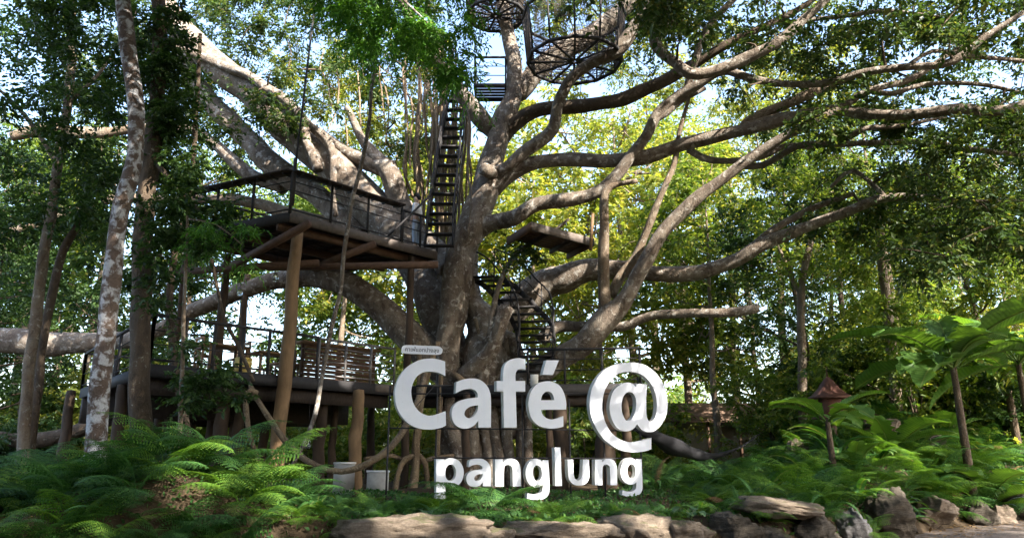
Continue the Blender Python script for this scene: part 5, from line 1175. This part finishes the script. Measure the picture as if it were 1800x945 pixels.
# shrubs of the understorey
SHRUB = {}
for k, m in (('f', 'forest_leaf'), ('g', 'sunlit_gold_leaf'), ('s', 'shade_leaf')):
    r = np.random.default_rng(ord(k)); cl = r.normal(0, 1, (26, 3)) * np.array([.75, .75, .6]) + np.array([0, 0, 1.25]); mb = MB()
    for c in cl[:12]: tube(mb, [(0, 0, -.1), (c[0] * .3, c[1] * .3, c[2] * .55), c], [.025, .018, .008], sides=4, step=None, cap=False)
    SHRUB[k] = (mb.mesh('stems', 'dark_bark', True), crown_for(cl, r.uniform(.4, .75, 26), 18, 9, .15, m, 'foliage'))
def shrub(x, y, kind, scale, label, group):
    o = thing('shrub', label, 'shrub', (x, y, float(gh(x, y)) - .05), group); o.rotation_euler = (0, 0, random.uniform(0, 6.28)); o.scale = (scale, scale, scale * random.uniform(.8, 1.15))
    for nm, me in zip(('stems', 'foliage'), SHRUB[kind]):
        c = bpy.data.objects.new(nm, me); COL.objects.link(c); c.parent = o
def shrubs(n, px0, px1, Y0, Y1, kinds, s0, s1, label, group):
    for k in range(n):
        px = px0 + (px1 - px0) * (k + random.uniform(.1, .9)) / n; Y = random.uniform(Y0, Y1); shrub((px - 900) / FPX * Y, Y, random.choice(kinds), random.uniform(s0, s1), label, group)
shrubs(16, 1330, 1900, 22, 28, 'ffs', .9, 1.5, 'bushy shrub on the wooded slope right of the tree house', 'shrubs on the right slope')
shrubs(4, 960, 1170, 29, 36, 'fgg', 1.0, 1.5, 'sunlit shrub far behind the @ symbol and the letter e', 'far sunlit shrubs behind the letters')
shrubs(9, 1340, 1800, 29, 36, 'fgg', 1.1, 1.7, 'sunlit shrub far behind, between the hammock and the right edge', 'far sunlit shrubs at the right')
shrubs(20, -80, 760, 29, 36, 'fgs', 1.2, 1.9, 'shrub seen between the posts under the lower deck', 'shrubs beyond the deck posts')
shrubs(5, -120, 110, 22, 26, 's', .8, 1.2, 'dark shrub in the shade at the left edge', 'shrubs at the left edge')
shrubs(8, 700, 1160, 27, 32, 'fg', 1.0, 1.5, 'shrub behind the root pillars of the banyan', 'shrubs behind the roots')
# a far belt of woodland
fw = []
for k in range(420):
    a = random.uniform(-75, 75); d = random.uniform(56, 85); fw.append((d * math.sin(R(a)), d * math.cos(R(a)), abs(random.gauss(0, 3.2)) * (1.4 if a > 8 else .8) + .5))
fo = link('distant_woodland', crown_for(fw, rng.uniform(1.6, 3.2, len(fw)), 26, 8, .6, 'forest_leaf')); fo['kind'] = 'stuff'; fo['label'] = 'distant belt of green woodland beyond the trees'

sw = []
while len(sw) < 460:                      # unseen woodland added behind the viewpoint to cut front skylight
    a = random.uniform(75, 285); d = random.uniform(9, 19); sw.append((d * math.sin(R(a)), d * math.cos(R(a)), random.uniform(.5, 8.5)))
sw = [p for p in sw if p[1] < 2]
so = link('unseen_woodland', crown_for(sw, rng.uniform(1.1, 1.9, len(sw)), 24, 8, .42, 'shade_leaf', gaps=True)); so['kind'] = 'stuff'; so['label'] = 'unseen woodland added behind the viewpoint to cut skylight'

# ---- near trees at the left, traced trunk by trunk
def traced_tree(name, label, spec, bark_, clumps, rads, mat, leaf=.15, twigs=18, extra=(), aspect=.48, droop=.3, n=10):
    b = at(*spec[-1][:3]); b[2] = float(gh(b[0], b[1])); o = thing(name, label, 'tree', b)
    mb = MB(); pxtube(mb, spec, sides=14, step=.2, lump=.06, wob=.08); mb.build('trunk', bark_, o, True)
    for e in extra:
        mb = MB(); pxtube(mb, e, sides=7, step=.25, lump=.05, wob=.2); mb.build('branch', bark_, o, True)
    if len(clumps): link('crown', crown_for(clumps, rads, twigs, n, leaf, mat, 'crown', aspect, droop, True), o)
    return o
def pc(x0, x1, y0, y1, Y0, Y1, n): return pxclumps(x0, x1, y0, y1, Y0, Y1, n)
c1 = np.concatenate([pc(560, 835, -120, 20, 9.5, 11, 36), pc(610, 830, 0, 100, 9.5, 10.8, 30), pc(760, 835, 90, 150, 9.8, 10.3, 5), pc(60, 300, -160, -60, 11, 15, 20), pc(300, 560, -160, -90, 10, 13, 14)])
traced_tree('pale_barked_tree', 'slim curving tree with pale lichen-spotted bark in front of the decks', [(190, -140, 13, 26), (214, -10, 13, 28), (222, 70, 13, 29), (236, 150, 13, 29), (240, 220, 13, 29), (234, 290, 13, 30), (215, 360, 13, 31), (203, 430, 13, 31), (196, 500, 13, 32), (186, 590, 13, 32), (176, 680, 13, 33), (170, 770, 13, 34), (168, 870, 13, 36), (168, 930, 13, 40)], 'pale_bark', c1, rng.uniform(.32, .6, len(c1)), 'spray_leaf', .10, 20,
            [[(214, -20, 13, 14), (330, -110, 12, 12), (500, -110, 11, 10), (640, -60, 10.4, 8), (720, 10, 10.2, 5), (800, 90, 10, 3)]], .28, .6, 14)
c2 = np.concatenate([pc(235, 330, 20, 330, 14.2, 16, 46), pc(250, 440, 330, 440, 13.6, 15, 12), pc(225, 330, 340, 640, 14, 15.6, 12), pc(300, 430, 640, 720, 14, 15, 8)])
traced_tree('vine_clad_tree', 'dark ivy-covered trunk just right of the pale spotted tree', [(275, -80, 15, 26), (280, 120, 15, 28), (268, 250, 15, 30), (255, 380, 15, 32), (248, 500, 15, 34), (247, 620, 15, 35), (246, 740, 15, 37), (248, 880, 15, 42)], 'dark_bark', c2, rng.uniform(.28, .6, len(c2)), 'shade_leaf', .13, 20, [[(270, 280, 15, 10), (340, 360, 14.6, 8), (420, 400, 14.3, 4)]])
c3 = pc(-60, 240, -60, 420, 15, 20, 120)
traced_tree('slender_tree', 'thin crooked trunk at the left edge rising into dark foliage', [(130, -60, 17, 16), (126, 60, 17, 16), (120, 180, 17, 16), (100, 290, 17, 17), (90, 380, 17, 18), (72, 480, 17, 18), (58, 600, 17, 19), (45, 720, 17, 20), (35, 860, 17, 22)], 'tan_bark', c3, rng.uniform(.4, .9, len(c3)), 'shade_leaf', .15, 20, [[(100, 290, 17, 9), (50, 210, 17, 8), (-20, 140, 17, 5)], [(120, 180, 17, 8), (190, 110, 17.5, 6), (240, 20, 18, 4)]])
c4 = pc(-40, 200, 360, 560, 17.5, 22, 20)
traced_tree('slender_tree', 'second thin trunk at the left edge, right of the crooked one', [(150, 380, 17.6, 12), (110, 440, 17.6, 14), (92, 520, 17.6, 15), (76, 600, 17.6, 15), (64, 700, 17.6, 15), (52, 800, 17.6, 17), (50, 870, 17.6, 18)], 'dark_bark', c4, rng.uniform(.35, .75, len(c4)), 'shade_leaf', .14, 16)
c5 = pc(280, 360, 120, 420, 16, 18, 22)
traced_tree('slender_tree', 'thin dark trunk between the ivy-covered trunk and the upper deck', [(352, 60, 16.6, 7), (345, 200, 16.6, 9), (335, 330, 16.6, 11), (318, 400, 16.6, 12), (302, 480, 16.6, 12), (298, 560, 16.6, 13), (310, 650, 16.4, 14), (325, 740, 16.2, 14), (340, 830, 16, 15)], 'dark_bark', c5, rng.uniform(.3, .6, len(c5)), 'shade_leaf', .12, 16)
c6 = pc(330, 440, 395, 470, 13.4, 14.2, 8)
traced_tree('bamboo_spray_tree', 'thin stem with drooping narrow leaves before the upper deck corner', [(330, 380, 14, 5), (326, 480, 14, 6), (322, 600, 14, 7), (316, 760, 14, 8), (312, 860, 14, 9)], 'tan_bark', c6, rng.uniform(.25, .5, len(c6)), 'spray_leaf', .13, 16, [[(330, 385, 14, 4), (380, 395, 13.8, 3), (425, 430, 13.7, 2)]], .2, .8, 9)
# ---- thin trunks at the right, traced
c7 = pc(1330, 1500, 250, 480, 24, 27, 40)
traced_tree('slender_tree', 'thin forked trunk right of the tree house, left of the spirit house', [(1432, 400, 24.5, 11), (1412, 480, 24.5, 13), (1408, 560, 24.5, 14), (1410, 640, 24.5, 15), (1412, 720, 24.5, 16), (1412, 770, 24.5, 17)], 'tan_bark', c7, rng.uniform(.5, .9, len(c7)), 'forest_leaf', .16, 18, [[(1410, 520, 24.5, 9), (1385, 470, 24.5, 8), (1362, 420, 24.4, 5)]])
c8 = pc(1480, 1660, 330, 600, 22.5, 26, 56)
traced_tree('slender_tree', 'straight thin trunk behind the ferns, right of the spirit house', [(1530, 330, 23.5, 9), (1546, 400, 23.5, 14), (1552, 480, 23.5, 16), (1562, 560, 23.5, 17), (1570, 640, 23.5, 18), (1576, 720, 23.5, 20)], 'tan_bark', c8, rng.uniform(.5, .9, len(c8)), 'forest_leaf', .16, 18, [[(1548, 470, 23.5, 8), (1590, 420, 23.4, 6), (1630, 380, 23.2, 4)]])
# leafy plants on the ground at the left under the deck
